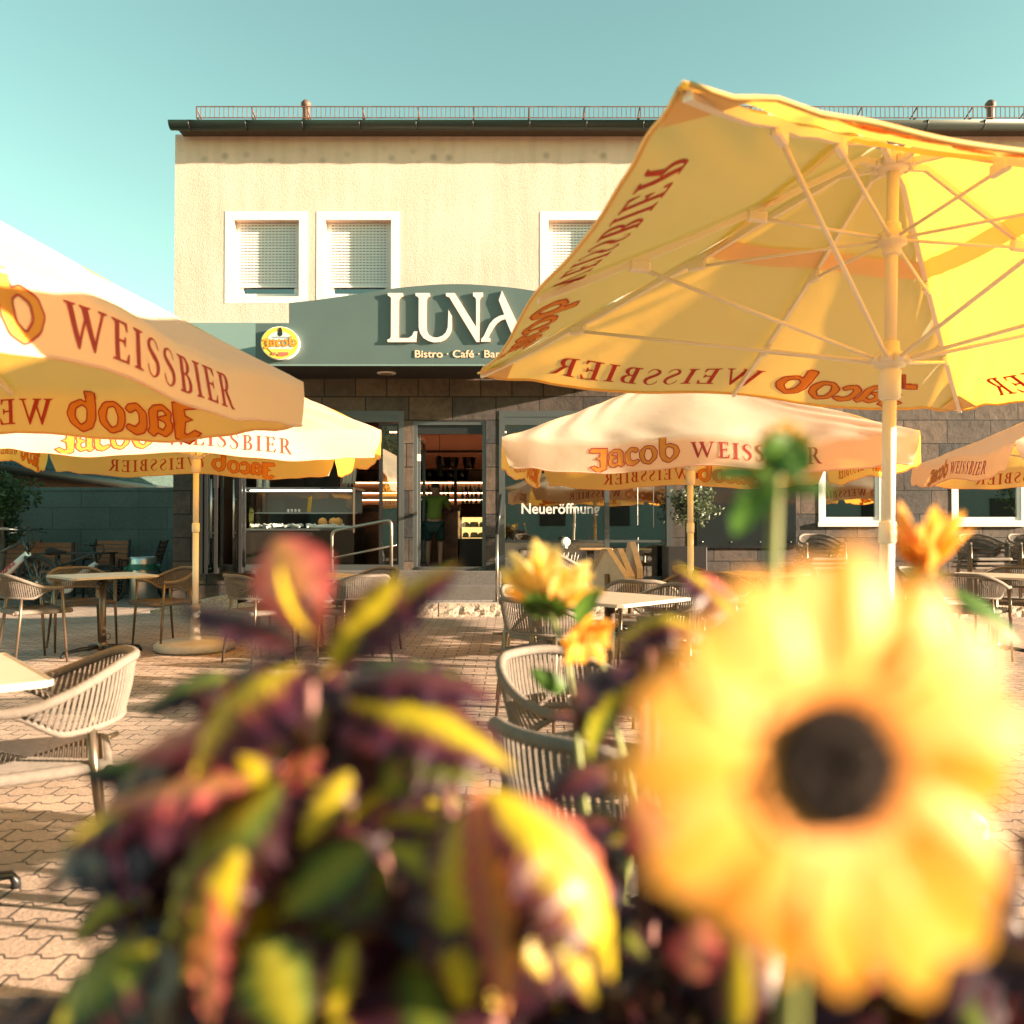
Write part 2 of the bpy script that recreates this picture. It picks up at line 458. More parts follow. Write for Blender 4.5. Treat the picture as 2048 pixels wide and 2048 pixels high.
mx5 = N.new('ShaderNodeMix'); mx5.data_type = 'RGBA'; mx5.blend_type = 'MULTIPLY'; mx5.inputs[0].default_value = 1; L.new(mxc.outputs[2], mx5.inputs[6]); L.new(r5.outputs[0], mx5.inputs[7])
L.new(mx5.outputs[2], b.inputs['Base Color'])
ad = N.new('ShaderNodeMath'); ad.operation = 'MULTIPLY_ADD'; ad.inputs[1].default_value = .5; L.new(n4.outputs[0], ad.inputs[0]); L.new(n2.outputs[0], ad.inputs[2])
bp = N.new('ShaderNodeBump'); bp.inputs['Strength'].default_value = .38; bp.inputs['Distance'].default_value = .02
L.new(ad.outputs[0], bp.inputs['Height']); L.new(bp.outputs[0], b.inputs['Normal'])
m_stone = brick_mat('dark_stone_cladding', (0, 2), .62, .335, (.030, .032, .037), (.125, .085, .062), (.007, .006, .006), .008, .8, 1.0, 9, offset=.37, squash=.72, sqf=3, var=.5)

def holed_wall(x0, x1, z0, z1, holes, y, depth):
    xs = sorted({x0, x1, *[h[0] for h in holes], *[h[1] for h in holes]})
    zs = sorted({z0, z1, *[h[2] for h in holes], *[h[3] for h in holes]})
    m = MB()
    for i in range(len(xs) - 1):
        for j in range(len(zs) - 1):
            cx, cz = (xs[i] + xs[i + 1]) / 2, (zs[j] + zs[j + 1]) / 2
            if any(h[0] < cx < h[1] and h[2] < cz < h[3] for h in holes): continue
            m.quad((xs[i], y, zs[j]), (xs[i + 1], y, zs[j]), (xs[i + 1], y, zs[j + 1]), (xs[i], y, zs[j + 1]))
    for (a, b_, c, d) in holes:
        m.quad((a, y, c), (a, y + depth, c), (a, y + depth, d), (a, y, d))
        m.quad((b_, y, c), (b_, y, d), (b_, y + depth, d), (b_, y + depth, c))
        m.quad((a, y, d), (a, y + depth, d), (b_, y + depth, d), (b_, y, d))
        m.quad((a, y, c), (b_, y, c), (b_, y + depth, c), (a, y + depth, c))
    return m
ZM = FZ(690)
wins = []
for (a, b_) in ((448, 613), (632, 798), (1081, 1246), (1500, 1665), (1890, 2055)):
    wins.append((FX(a) + .12, FX(b_) - .12, FZ(593), FZ(440)))
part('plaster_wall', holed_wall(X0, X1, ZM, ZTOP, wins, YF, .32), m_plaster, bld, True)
bay1 = (FX(420), FX(808), FZ(1140), FZ(822))
door = (FX(826), FX(972), SILL, FZ(842))
bay2 = (FX(998), FX(1345), FZ(1165), FZ(822))
sw1 = (FX(1637), FX(1766), FZ(1049), FZ(905))
sw2 = (FX(1903), FX(2050), FZ(1049), FZ(905))
part('stone_cladding', holed_wall(X0, X1, 0, ZM, [bay1, door, bay2, sw1, sw2], YF - .002, .3), m_stone, bld, True)
g = MB(); g.quad((X0, YF, ZM), (X0, YB, ZM), (X0, YB, ZTOP), (X0, YF, ZTOP))
g.quad((X1, YF, ZM), (X1, YB, ZM), (X1, YB, ZTOP), (X1, YF, ZTOP)); g.quad((X0, YB, 0), (X1, YB, 0), (X1, YB, ZTOP), (X0, YB, ZTOP))
part('side_wall', g, m_plaster, bld, True)
m_stone_s = brick_mat('dark_stone_return', (1, 2), .62, .335, (.10, .10, .105), (.20, .17, .15), (.02, .018, .017), .007, .8, .9, 9, offset=.37, var=.45)
g = MB(); g.quad((X0, YF - .002, 0), (X0, YB, 0), (X0, YB, ZM), (X0, YF - .002, ZM)); g.quad((X1, YF - .002, 0), (X1, YB, 0), (X1, YB, ZM), (X1, YF - .002, ZM))
part('stone_return', g, m_stone_s, bld, True)
# upper windows: white surround, recessed frame, roller shutter, glass strip with crockery on the sill
for (a, b_, c, d) in wins:
    s_ = MB(); o_ = .125; y0 = YF - .004; y1 = YF + .0
    s_.box((a - o_, y0, d), (b_ + o_, y1, d + o_)); s_.box((a - o_, y0, c - .10), (b_ + o_, y1 - .0, c)); 
    s_.box((a - o_, y0, c), (a, y1, d)); s_.box((b_, y0, c), (b_ + o_, y1, d))
    w = part('window', s_, m_white, bld, True)
    fr = MB(); y = YF + .12
    fr.box((a, y, c), (a + .05, y + .06, d)); fr.box((b_ - .05, y, c), (b_, y + .06, d)); fr.box((a + .05, y, c), (b_ - .05, y + .06, c + .07))
    fr.box((a + .05, y + .012, c + .07), (a + .1, y + .055, c + .30)); fr.box((b_ - .1, y + .012, c + .07), (b_ - .05, y + .055, c + .30))
    part('window_frame', fr, m_upvc, w, True)
    sh = MB(); z = c + .19; nsl = 22; hh = (d - z) / nsl
    sh.box((a + .05, y - .012, z - .03), (b_ - .05, y + .012, z - .002))
    for i in range(nsl):
        za = z + i * hh
        sh.add([(a + .05, y + .006, za), (b_ - .05, y + .006, za), (b_ - .05, y - .004, za + hh * .15), (a + .05, y - .004, za + hh * .15),
                (b_ - .05, y - .006, za + hh * .55), (a + .05, y - .006, za + hh * .55), (b_ - .05, y + .004, za + hh * .97), (a + .05, y + .004, za + hh * .97)],
               [(0, 1, 2, 3), (3, 2, 4, 5), (5, 4, 6, 7)])
    sh.box((a + .05, y + .013, z), (b_ - .05, y + .02, d))
    part('roller_shutter', sh, m_shutter, w, True)
    sl = MB()
    for i in range(nsl):
        za = z + i * hh + hh * .99; k = 0; xx = a + .07
        while xx < b_ - .08:
            sl.box((xx, y - .0045, za - .004), (xx + .028, y - .0025, za + .004)); xx += .05
    part('shutter_slots', sl, m_frame, w, True)
    pn = MB(); pn.quad((a + .1, y + .035, c + .07), (b_ - .1, y + .035, c + .07), (b_ - .1, y + .035, c + .3), (a + .1, y + .035, c + .3))
    part('pane', pn, m_glass, w, True)
    bk = MB(); bk.box((a - .3, YF + .9, c - .2), (b_ + .3, YF + .93, d + .2)); bk.quad((a, YF + .32, c + .0), (b_, YF + .32, c), (b_ + .2, YF + .9, c), (a - .2, YF + .9, c))
    part('room_behind', bk, m_anth, w, True)
# roof
m_tile = mat('red_brown_roof_tiles', (.22, .10, .065), .8, var=.4, vscale=9, bump=.5, bscale=30)
g = MB(); ov = .24
RZ = ZTOP + .02
cx0, cx1 = X0 + .12, X1 + .5
ny = 18
for i in range(int((cx1 - cx0) / .22)):
    xa = cx0 + i * .22
    vs = []; 
    for k in range(6):
        t = k / 5; xx = xa + .22 * t; zz = .035 * math.sin(PI * t)
        vs.append((xx, YF - ov, RZ + zz)); vs.append((xx, YF + 5, RZ + zz + 2.0))
    g.add(vs, [(k * 2, k * 2 + 2, k * 2 + 3, k * 2 + 1) for k in range(5)], True)
g.quad((cx0, YF + 5, RZ + 2), (cx1, YF + 5, RZ + 2), (cx1, YB + .4, RZ - .1), (cx0, YB + .4, RZ - .1))
g.add([(cx0, YF - ov, RZ), (cx0, YF + 5, RZ + 2), (cx0, YB, RZ), (cx1, YF - ov, RZ), (cx1, YF + 5, RZ + 2), (cx1, YB, RZ)], [(0, 1, 2), (3, 4, 5)])
roof = part('roof', g, m_tile, bld, True)
g = MB(); g.box((X0 + .12, YF - .20, ZTOP - .03), (X1, YF - .003, ZTOP - .001)); part('eave_soffit', g, m_wooddark, roof, True)
g = MB()                                    # half-round gutter with brackets
gz = W(1024, 246, YF - .29).z
prof = [(-.10 * math.cos(a), -.10 * math.sin(a)) for a in [PI * k / 8 for k in range(9)]]
prof = prof + [(p[0] * .9, p[1] * .9) for p in reversed(prof)]
gxa, gxb = X0 + .05, X1 + .4
g.add([(xx, YF - .29 + p[0], gz + p[1]) for xx in (gxa, gxb) for p in prof], [(i, i + 1, 18 + i + 1, 18 + i) for i in range(17)] + [tuple(range(17, -1, -1)), tuple(range(18, 36))], True)
gut = part('gutter', g, mat('dark_green_gutter', (.03, .042, .038), .35, .3), roof, True)
g = MB(); x = gxa + .28
while x < gxb:
    g.tube([(x, YF - .29 - .104 * math.cos(a), gz - .104 * math.sin(a)) for a in [PI * k / 6 for k in range(7)]], .008, 5); x += .79
part('gutter_bracket', g, m_dark, gut, True)
g = MB(); ys = YF - .05; zb, zt = W(1024, 236, ys).z, W(1024, 212, ys).z
x = FX(390)
g.box((x, ys, zb), (X1 + .4, ys + .012, zb + .012)); g.box((x, ys, zt - .012), (X1 + .4, ys + .012, zt))
i = 0
while x < X1 + .4:
    wd = .016 if i % 12 else .03
    g.box((x, ys + .002, zb + .012), (x + wd * .55, ys + .01, zt - .012))
    if i % 12 == 0: g.tube([(x, ys + .03, zb + .02), (x, ys + .32, zb + .06)], .012, 5); g.tube([(x, ys + .012, zt - .02), (x, ys + .3, zb + .06)], .01, 5)
    x += .066; i += 1
part('snow_guard', g, mat('rusty_snow_guard', (.16, .085, .065), .7, .2, var=.3), roof, True)
for px, in ((612,), (1981,)):
    p = W(px, 236, YF + .5); g = MB()
    g.lathe([(.055, -.15), (.055, .12), (.05, .13), (.075, .15), (.075, .2), (.04, .24)], 12, (p.x, p.y, p.z + .02))
    part('vent_pipe', g, mat('brown_vent_pipe', (.12, .07, .05), .6), roof, True)

# fascia strip on the wall beside the sign canopy
g = MB(); g.box((X0 - .02, YF - .05, FZ(732)), (X1, YF - .004, FZ(647)))
part('fascia_strip', g, m_anthl, bld, True)

# ---- interior shell
IX0, IX1, IYB = X0 + .4, FX(1500), YF + 4.2
g = MB()
g.quad((IX0, YF + .3, SILL - .012), (IX1, YF + .3, SILL - .012), (IX1, IYB, SILL - .012), (IX0, IYB, SILL - .012))
part('interior_floor', g, m_intfloor, bld, True)
IC = SILL + 2.55
g = MB()
g.quad((IX0, IYB, 0), (IX1, IYB, 0), (IX1, IYB, IC), (IX0, IYB, IC))
g.quad((IX0, YF + .3, 0), (IX0, IYB, 0), (IX0, IYB, IC), (IX0, YF + .3, IC)); g.quad((IX1, YF + .3, 0), (IX1, IYB, 0), (IX1, IYB, IC), (IX1, YF + .3, IC))
g.quad((IX0, YF + .3, IC), (IX1, YF + .3, IC), (IX1, IYB, IC), (IX0, IYB, IC))
part('interior_walls', g, m_int, bld, True)
g = MB(); zl = W(1024, 866, IYB - .3).z
g.box((FX(700), IYB - .34, zl), (FX(1010), IYB - .3, zl + .025))
part('ceiling_light_strip', g, mat('warm_led_strip', (1, .5, .25), .5, emit=(1.0, .40, .18), estr=3.5), bld, True)
g = MB(); g.box((FX(700), IYB - .36, W(1024, 905, IYB - .3).z), (FX(1010), IYB - .28, W(1024, 901, IYB - .3).z)); part('pendant_rail', g, m_black, bld, True)

# ---- ice cream window with folded glass doors
def frame_rect(a, b_, c, d, y, t, dep, m=None):
    m = m or MB()
    m.box((a, y, c), (a + t, y + dep, d)); m.box((b_ - t, y, c), (b_, y + dep, d)); m.box((a + t, y, d - t), (b_ - t, y + dep, d)); m.box((a + t, y, c), (b_ - t, y + dep, c + t))
    return m
a, b_, c, d = bay1
g = frame_rect(a, b_, c, d, YF - .012, .075, .10)
g.box((a + .075, YF - .006, d - .16), (b_ - .075, YF + .08, d - .075))
sw = part('shop_window', g, m_frame, bld, True)
g = MB(); g.box((a - .05, YF - .10, c - .05), (b_ + .02, YF - .0125, c - .002)); part('sill', g, m_granite, sw, True)
# right hand leaf still in the opening
xa, xb = FX(757), FX(800)
lf = part('sliding_leaf', frame_rect(xa, xb, c + .08, d - .17, YF + .03, .05, .04), m_dark, sw, True)
g = MB(); g.quad((xa + .05, YF + .05, c + .1), (xb - .05, YF + .05, c + .1), (xb - .05, YF + .05, d - .2), (xa + .05, YF + .05, d - .2)); part('pane', g, m_glassd, lf, True)
# folded pack of leaves on the left, standing out from the wall
zt = FZ(880)
for i, (px, ang) in enumerate(((424, 84), (436, 86), (446, 80), (470, 64), (490, 80))):
    x = FX(px) - .0; yy = YF - .03
    Mx = Matrix.Translation((x, yy, 0)) @ Matrix.Rotation(-R(ang), 4, 'Z')
    fw = .56 if i < 3 else .42
    m_ = MB()
    for (p, q) in (((0, -.02, c - .02), (.055, .02, zt)), ((fw - .055, -.02, c - .02), (fw, .02, zt)), ((.055, -.02, c - .02), (fw - .055, .02, c + .05)), ((.055, -.02, zt - .055), (fw - .055, .02, zt))):
        m_.box(p, q, Mx)
    lf = part('folding_leaf', m_, m_dark, sw, True)
    g = MB(); g.add([Mx @ Vector(p) for p in ((.055, 0, c + .05), (fw - .055, 0, c + .05), (fw - .055, 0, zt - .055), (.055, 0, zt - .055))], [(0, 1, 2, 3)])
    part('pane', g, m_glassd, lf, True)
    if i in (2, 3):
        g = MB(); hx = fw - .03
        g.tube([Mx @ Vector((hx, -.06, FZ(1075))), Mx @ Vector((hx, -.06, FZ(962)))], .016, 8)
        for zz in (FZ(1065), FZ(1000)): g.tube([Mx @ Vector((hx, -.06, zz)), Mx @ Vector((hx, -.02, zz))], .009, 6)
        part('handle', g, m_steel, lf, True)

# ---- entrance door opening
a, b_, c, d = door
g = frame_rect(a, b_, c - .01, d, YF + .012, .055, .09)
dr = part('doorway', g, m_frame, bld, True)
g = MB(); g.box((a + .055, YF + .05, d - .18), (b_ - .055, YF + .1, d - .055)); part('door_closer_panel', g, m_dark, dr, True)
# open glass door leaf swung inwards on the left
Mx = Matrix.Translation((a + .07, YF + .1, 0)) @ Matrix.Rotation(R(91), 4, 'Z')
m_ = MB(); fw = .9
for (p, q) in (((0, -.02, c), (.07, .02, d - .19)), ((fw - .07, -.02, c), (fw, .02, d - .19)), ((.07, -.02, c), (fw - .07, .02, c + .07)), ((.07, -.02, d - .26), (fw - .07, .02, d - .19))): m_.box(p, q, Mx)
lf = part('door_leaf', m_, m_frame, dr, True)
g = MB(); g.add([Mx @ Vector(p) for p in ((.07, 0, c + .07), (fw - .07, 0, c + .07), (fw - .07, 0, d - .26), (.07, 0, d - .26))], [(0, 1, 2, 3)]); part('pane', g, m_glass, lf, True)
p = W(838, 916, YF + .1); g = MB(); g.box((p.x - .03, YF + .02, p.z - .05), (p.x + .03, YF + .05, p.z + .05)); part('alarm_box', g, m_cup, dr, True)

# ---- large window with lettering
a, b_, c, d = bay2
g = frame_rect(a, b_, c, d, YF - .012, .085, .12)
g.box((a + .085, YF - .004, d - .2), (b_ - .085, YF + .08, d - .085))
xm = FX(1214); zm1, zm2 = FZ(1085), FZ(1080)
g.box((xm - .035, YF + .0, c + .085), (xm + .035, YF + .08, d - .2))
g.box((a + .085, YF + .004, zm1), (xm - .035, YF + .07, zm2)); g.box((xm + .035, YF + .004, zm1), (b_ - .085, YF + .07, zm2))
big = part('display_window', g, m_frame, bld, True)
for (xa, xb) in ((a + .085, xm - .035), (xm + .035, b_ - .085)):
    g = MB(); g.quad((xa, YF + .04, zm2), (xb, YF + .04, zm2), (xb, YF + .04, d - .2), (xa, YF + .04, d - .2)); part('pane', g, m_glassd, big, True)
g = MB(); g.quad((a + .085, YF + .04, c + .085), (xm - .035, YF + .04, c + .085), (xm - .035, YF + .04, zm1), (a + .085, YF + .04, zm1))
part('pane', g, glass_mat('frosted_glass', .5, (.3, .4, .38), .25), big, True)
g = MB(); g.quad((xm + .035, YF + .04, c + .085), (b_ - .085, YF + .04, c + .085), (b_ - .085, YF + .04, zm1), (xm + .035, YF + .04, zm1)); part('pane', g, m_glassd, big, True)
g = MB()                                    # streamers of the frosted reed decal and hanging strings of lights
for i, px in enumerate((1124, 1129, 1133, 1140, 1147, 1153)):
    p = W(px, 1120, YF + .036); g.tube([(p.x, YF + .03, FZ(1130 - i % 3 * 3)), (p.x + .03, YF + .03, FZ(1105 + i % 2 * 5))], .004, 4)
for px, ya, yb in ((1275, 970, 1050), (1307, 970, 1055), (1276, 1075, 1120), (1290, 1112, 1125), (1200, 1112, 1124)):
    p = W(px, 1000, YF + .036); g.tube([(p.x, YF + .03, FZ(yb)), (p.x, YF + .03, FZ(ya))], .005, 4)
part('window_decal', g, m_cup, big, True)
def btext(name, body, size, mt, parent, loc, bold=0.0, ext=0.0, rot=(PI / 2, 0, 0), width=None):
    cu = bpy.data.curves.new(name, 'FONT'); cu.body = body; cu.size = size; cu.offset = bold; cu.extrude = ext
    t = bpy.data.objects.new(name, cu); COL.objects.link(t)
    dg = bpy.context.evaluated_depsgraph_get()
    me = bpy.data.meshes.new_from_object(t.evaluated_get(dg))
    bpy.data.objects.remove(t); bpy.data.curves.remove(cu)
    if width:
        xs = [v.co.x for v in me.vertices]; k = width / (max(xs) - min(xs)); x0 = min(xs)
        for v in me.vertices: v.co.x = (v.co.x - x0) * k
    me.materials.clear(); me.materials.append(mt)
    o = link(name, me, parent)
    base = Vector((0, 0, 0)); r = parent
    while r is not None: base += r.location; r = r.parent
    o.location = Vector(loc) - base
    if parent is not None and any(parent.location): o.location = Vector(loc) - base
    o.rotation_euler = rot
    return o
p = W(1043, 1027, YF + .03); q = W(1200, 1027, YF + .03)
btext('lettering', 'Neueröffnung', .21, m_letter, big, (p.x, YF + .033, p.z), .004, .001, width=q.x - p.x)
p = W(1122, 972, YF + .03); q = W(1219, 972, YF + .03)
btext('lettering', 'Bistro · Café · Bar', .115, m_letter, big, (p.x, YF + .033, p.z), .002, .001, width=q.x - p.x)

# ---- two small windows in the stone on the right
for (a, b_, c, d) in (sw1, sw2):
    g = frame_rect(a, b_, c, d, YF - .012, .055, .10)
    g.box((a - .02, YF - .05, c - .03), (b_ + .02, YF - .013, c + .03))
    w = part('small_window', g, m_upvc, bld, True)
    fr = part('sash', frame_rect(a + .056, b_ - .056, c + .056, d - .056, YF + .006, .05, .05), m_upvc, w, True)
    g = MB(); g.quad((a + .1, YF + .03, c + .1), (b_ - .1, YF + .03, c + .1), (b_ - .1, YF + .03, d - .1), (a + .1, YF + .03, d - .1)); part('pane', g, glass_mat('dim_glass', .30, (.3, .33, .35)), w, True)
    g = MB(); g.box((a - .2, YF + .5, c - .2), (b_ + .2, YF + .52, d + .2)); part('room_behind', g, m_black, w, True)
# dark glossy board on the stone
p0, p1 = W(1394, 1097, YF - .03), W(1592, 905, YF - .03)
g = MB(); g.bbox((p0.x, YF - .035, p0.z), (p1.x, YF - .004, p1.z), .006)
mb_ = thing('notice_board', 'wide black glossy board fixed to the stone wall behind the olive tree', 'board', (p0.x, YF - .03, p0.z))
part('panel', g, mat('black_glossy_sheet', (.02, .023, .025), .06, coat=.5), mb_, True)
g = MB()
for px in (1405, 1463, 1521, 1582):
    q = W(px, 1084, YF - .04); g.lathe([(.010, 0), (.010, .006), (.005, .009)], 8, M=Matrix.Translation((q.x, YF - .0355, q.z)) @ Matrix.Rotation(PI / 2, 4, 'X'))
part('fixing_screw', g, m_steel, mb_, True)

# ================================================================== sign canopy
YS = YF - 1.07
sg = thing('sign_canopy', 'curved anthracite sign canopy over the entrance with big white letters', 'sign', (0, YS, W(0, 732, YS).z))
top = [(578, 606), (632, 600), (668, 595), (703, 590), (745, 583), (785, 577), (816, 573.5), (847, 571), (880, 568.6), (912, 568)]
out = [(511, 732), (511, 647), (577.9, 647)] + top + [(1824 - x, y) for x, y in reversed(top[:-1])] + [(1246.1, 647), (1313, 647), (1313, 732)]
fx = lambda x, y, d: Vector((W(x, y, YS).x, YS + d, W(x, y, YS).z))
g = MB(); g.prism(out, fx, 0, .06)
part('panel', g, m_anth, sg, True)
g = MB(); z0 = fx(600, 731, 0).z; xa, xb = fx(513, 700, 0).x, fx(1311, 700, 0).x
g.box((xa, YS + .062, z0 + .003), (xb, YF - .052, z0 + .04)); g.box((xa, YS + .062, z0 + .49), (xb, YF - .052, z0 + .53))
part('soffit', g, mat('brown_black_soffit', (.03, .024, .02), .5), sg, True)
g = MB(); g.box((xa, YS - .006, z0 - .004), (xb, YS + .03, z0 + .014))
part('edge_trim', g, m_anthl, sg, True)
g = MB(); p = W(773, 747, YS + .55)
g.lathe([(.11, -.012), (.13, -.006), (.13, .004)], 24, (p.x, YS + .55, z0 - .002))
dl = part('downlight', g, m_cup, sg, True)
g = MB(); g.lathe([(.085, -.016), (.085, -.0125)], 20, (p.x, YS + .55, z0 - .002)); part('lens', g, mat('bronze_lens', (.30, .18, .10), .3), dl, True)
cp = lambda pts: [(740 + x / 5.682, 560 + y / 5.682) for x, y in pts]
def arc(pts, it=2):
    for _ in range(it):
        q = []
        for i in range(len(pts)):
            a_, b2 = pts[i], pts[(i + 1) % len(pts)]
            q += [(a_[0] * .8 + b2[0] * .2, a_[1] * .8 + b2[1] * .2), (a_[0] * .2 + b2[0] * .8, a_[1] * .2 + b2[1] * .8)]
        pts = q
    return pts
LT = {
 'L': [(205, 155), (375, 155), (378, 190), (345, 205), (330, 230), (328, 665), (440, 665), (480, 640), (503, 590), (540, 590), (525, 712), (205, 712), (200, 685), (230, 672), (241, 650), (243, 215), (232, 198), (205, 182)],
 'U': [(520, 155), (680, 155), (685, 190), (658, 203), (645, 225), (643, 540), (652, 590), (675, 630), (715, 655), (765, 660), (825, 640), (865, 600), (886, 545), (893, 345), (932, 412), (932, 540), (922, 590), (900, 635), (860, 680), (800, 710), (735, 716), (670, 700), (610, 665), (572, 610), (556, 545), (557, 215), (545, 198), (520, 185)],
 'N': [(865, 155), (965, 155), (1207, 540), (1207, 225), (1195, 203), (1172, 190), (1172, 150), (1285, 150), (1285, 190), (1262, 203), (1248, 225), (1246, 710), (1210, 710), (925, 240), (905, 205), (865, 190)],
 'A': [(1500, 128), (1463, 235), (1527, 400), (1470, 415), (1410, 450), (1360, 505), (1305, 620), (1290, 650), (1265, 675), (1262, 708), (1370, 708), (1368, 672), (1348, 660), (1358, 625), (1395, 560), (1440, 500), (1490, 465), (1540, 450), (1625, 655), (1620, 668), (1598, 676), (1598, 708), (1790, 708), (1790, 676), (1765, 668), (1745, 645)]}
m_lside = mat('sun_tinted_letter_edge', (.72, .40, .26), .5)  # orange sunlight on the letter sides is put into their colour
for k, pts in LT.items():
    pg = cp(pts)
    g = MB(); g.prism(pg, fx, -.034, -.030)
    f_ = part('letter', g, m_letter, sg, True)
    g = MB(); g.prism(pg, fx, -.030, -.004)
    part('letter_edge', g, m_lside, f_, True)
p = fx(830, 715, 0); q = fx(1000, 715, 0)
btext('tagline', 'Bistro · Café · Bar', .135, m_peach, sg, (p.x, YS - .006, p.z), .0012, .004, width=q.x - p.x)

# ================================================================== steel handrails
hr = thing('handrail', 'looped stainless steel handrail with mid bar left of the entrance steps', 'handrail', W(782, 1193, 11.45))
g = MB(); A = W(664, 1150, 11.75); B = W(664, 1066, 11.75); C_ = W(768, 1041, 11.42); D_ = W(782, 1056, 11.4)
def bend(p, q, r, k=.05, n=5):
    p, q, r = Vector(p), Vector(q), Vector(r); a_ = q + (p - q).normalized() * k; c_ = q + (r - q).normalized() * k
    return [a_ * (1 - t) ** 2 + q * 2 * t * (1 - t) + c_ * t * t for t in [i / n for i in range(n + 1)]]
top_l, top_r = Vector(W(664, 1062, 11.75)), Vector(W(783, 1039, 11.4))
foot_l = Vector((top_l.x, top_l.y, PZ + .05)); foot_r = Vector((top_r.x, top_r.y, PZ))
g.tube([foot_l] + bend(foot_l, top_l, top_r, .09) + bend(top_l, top_r, foot_r, .09) + [foot_r], .021, 10)
part('rail', g, m_rail, hr, True)
g = MB(); g.tube([W(666, 1116, 11.75), W(782, 1092, 11.4)], .014, 8); part('mid_bar', g, m_rail, hr, True)
hr = thing('handrail', 'straight steel handrail post right of the entrance steps with dark upper part', 'handrail', W(993, 1205, 11.25))
g = MB(); tp = W(994, 1068, 11.25); g.tube([(tp.x, 11.25, PZ), (tp.x, 11.25, tp.z)], .021, 10); g.lathe([(.05, 0), (.05, .012), (.022, .02)], 12, (tp.x, 11.25, PZ)); part('post', g, m_rail, hr, True)
g = MB(); t2 = W(998, 1030, 11.3); g.tube([(tp.x, 11.25, tp.z)] + bend((tp.x, 11.25, tp.z), (t2.x, 11.25, t2.z), (t2.x + .02, 11.9, t2.z + .28), .05) + [(t2.x + .02, 11.9, t2.z + .28)], .024, 10); part('rail', g, m_dark, hr, True)
# ================================================================== lettering of the parasols (2D, unit = cap height)
def ctr(pts): return sum(p[0] * q[1] - q[0] * p[1] for p, q in zip(pts, pts[1:] + pts[:1])) / 2
def chaikin(pts, r=.2, it=1):
    for _ in range(it):
        q = []
        for a, b in zip(pts, pts[1:] + pts[:1]):
            q += [(a[0] * (1 - r) + b[0] * r, a[1] * (1 - r) + b[1] * r), (a[0] * r + b[0] * (1 - r), a[1] * r + b[1] * (1 - r))]
        pts = q
    return pts
def stroke(cl, wd, n=6):
    "outline of a smooth centre line with varying width"
    P = []; Wd = []
    for i in range(len(cl) - 1):
        p0, p1, p2, p3 = cl[max(i - 1, 0)], cl[i], cl[i + 1], cl[min(i + 2, len(cl) - 1)]
        for k in range(n):
            t = k / n
            f = lambda a, b, c, d: .5 * (2 * b + (c - a) * t + (2 * a - 5 * b + 4 * c - d) * t * t + (3 * b - a - 3 * c + d) * t ** 3)
            P.append((f(p0[0], p1[0], p2[0], p3[0]), f(p0[1], p1[1], p2[1], p3[1]))); Wd.append(wd[i] * (1 - t) + wd[i + 1] * t)
    P.append(cl[-1]); Wd.append(wd[-1])
    l, r = [], []
    for i, p in enumerate(P):
        a, b = P[max(i - 1, 0)], P[min(i + 1, len(P) - 1)]
        d = math.hypot(b[0] - a[0], b[1] - a[1]) or 1; nx, ny = -(b[1] - a[1]) / d, (b[0] - a[0]) / d
        l.append((p[0] + nx * Wd[i] / 2, p[1] + ny * Wd[i] / 2)); r.append((p[0] - nx * Wd[i] / 2, p[1] - ny * Wd[i] / 2))
    return l + r[::-1]
SER = {
 'W': (1.34, [[(0, 1), (.34, 1), (.34, .965), (.26, .94), (.455, .25), (.60, .70), (.53, .93), (.45, .965), (.45, 1), (.80, 1), (.80, .965), (.72, .94), (.935, .25), (1.15, .93), (1.05, .965), (1.05, 1), (1.34, 1), (1.34, .965), (1.23, .93), (.93, -.02), (.88, -.02), (.655, .62), (.44, -.02), (.385, -.02), (.09, .94), (0, .965)]]),
 'E': (.64, [[(0, 0), (.6, 0), (.64, .25), (.60, .25), (.5, .055), (.26, .055), (.26, .49), (.42, .49), (.47, .4), (.5, .4), (.5, .64), (.47, .64), (.42, .55), (.26, .55), (.26, .945), (.46, .945), (.54, .78), (.58, .78), (.56, 1), (0, 1), (0, .965), (.11, .93), (.11, .07), (0, .035)]]),
 'I': (.36, [[(0, 0), (.36, 0), (.36, .035), (.255, .07), (.255, .93), (.36, .965), (.36, 1), (0, 1), (0, .965), (.105, .93), (.105, .07), (0, .035)]]),
 'S': (.52, [stroke([(.47, .74), (.46, .80), (.40, .93), (.27, .98), (.13, .90), (.10, .75), (.19, .62), (.33, .50), (.43, .36), (.42, .17), (.28, .015), (.13, .04), (.05, .18), (.03, .27)], [.02, .03, .04, .04, .09, .12, .14, .15, .13, .10, .04, .04, .035, .02])]),
 'B': (.6, [[(0, 0), (.33, 0), (.46, .03), (.55, .10), (.6, .27), (.56, .41), (.49, .49), (.40, .53), (.48, .59), (.54, .70), (.54, .82), (.47, .93), (.40, .985), (.32, 1), (0, 1), (0, .965), (.11, .93), (.11, .07), (0, .035)],
           [(.255, .55), (.255, .945), (.32, .945), (.38, .90), (.41, .82), (.40, .68), (.36, .6), (.3, .55)], [(.255, .055), (.255, .49), (.33, .49), (.40, .45), (.455, .36), (.45, .2), (.39, .09), (.32, .055)]]),
 'R': (.8, [[(0, 0), (.36, 0), (.36, .035), (.255, .07), (.255, .46), (.33, .46), (.58, .02), (.66, -.03), (.8, -.03), (.8, 0), (.70, .05), (.47, .48), (.54, .57), (.58, .68), (.575, .82), (.51, .93), (.43, .985), (.34, 1), (0, 1), (0, .965), (.11, .93), (.11, .07), (0, .035)],
           [(.255, .51), (.255, .945), (.33, .945), (.39, .91), (.43, .83), (.43, .68), (.39, .57), (.32, .51)]])}
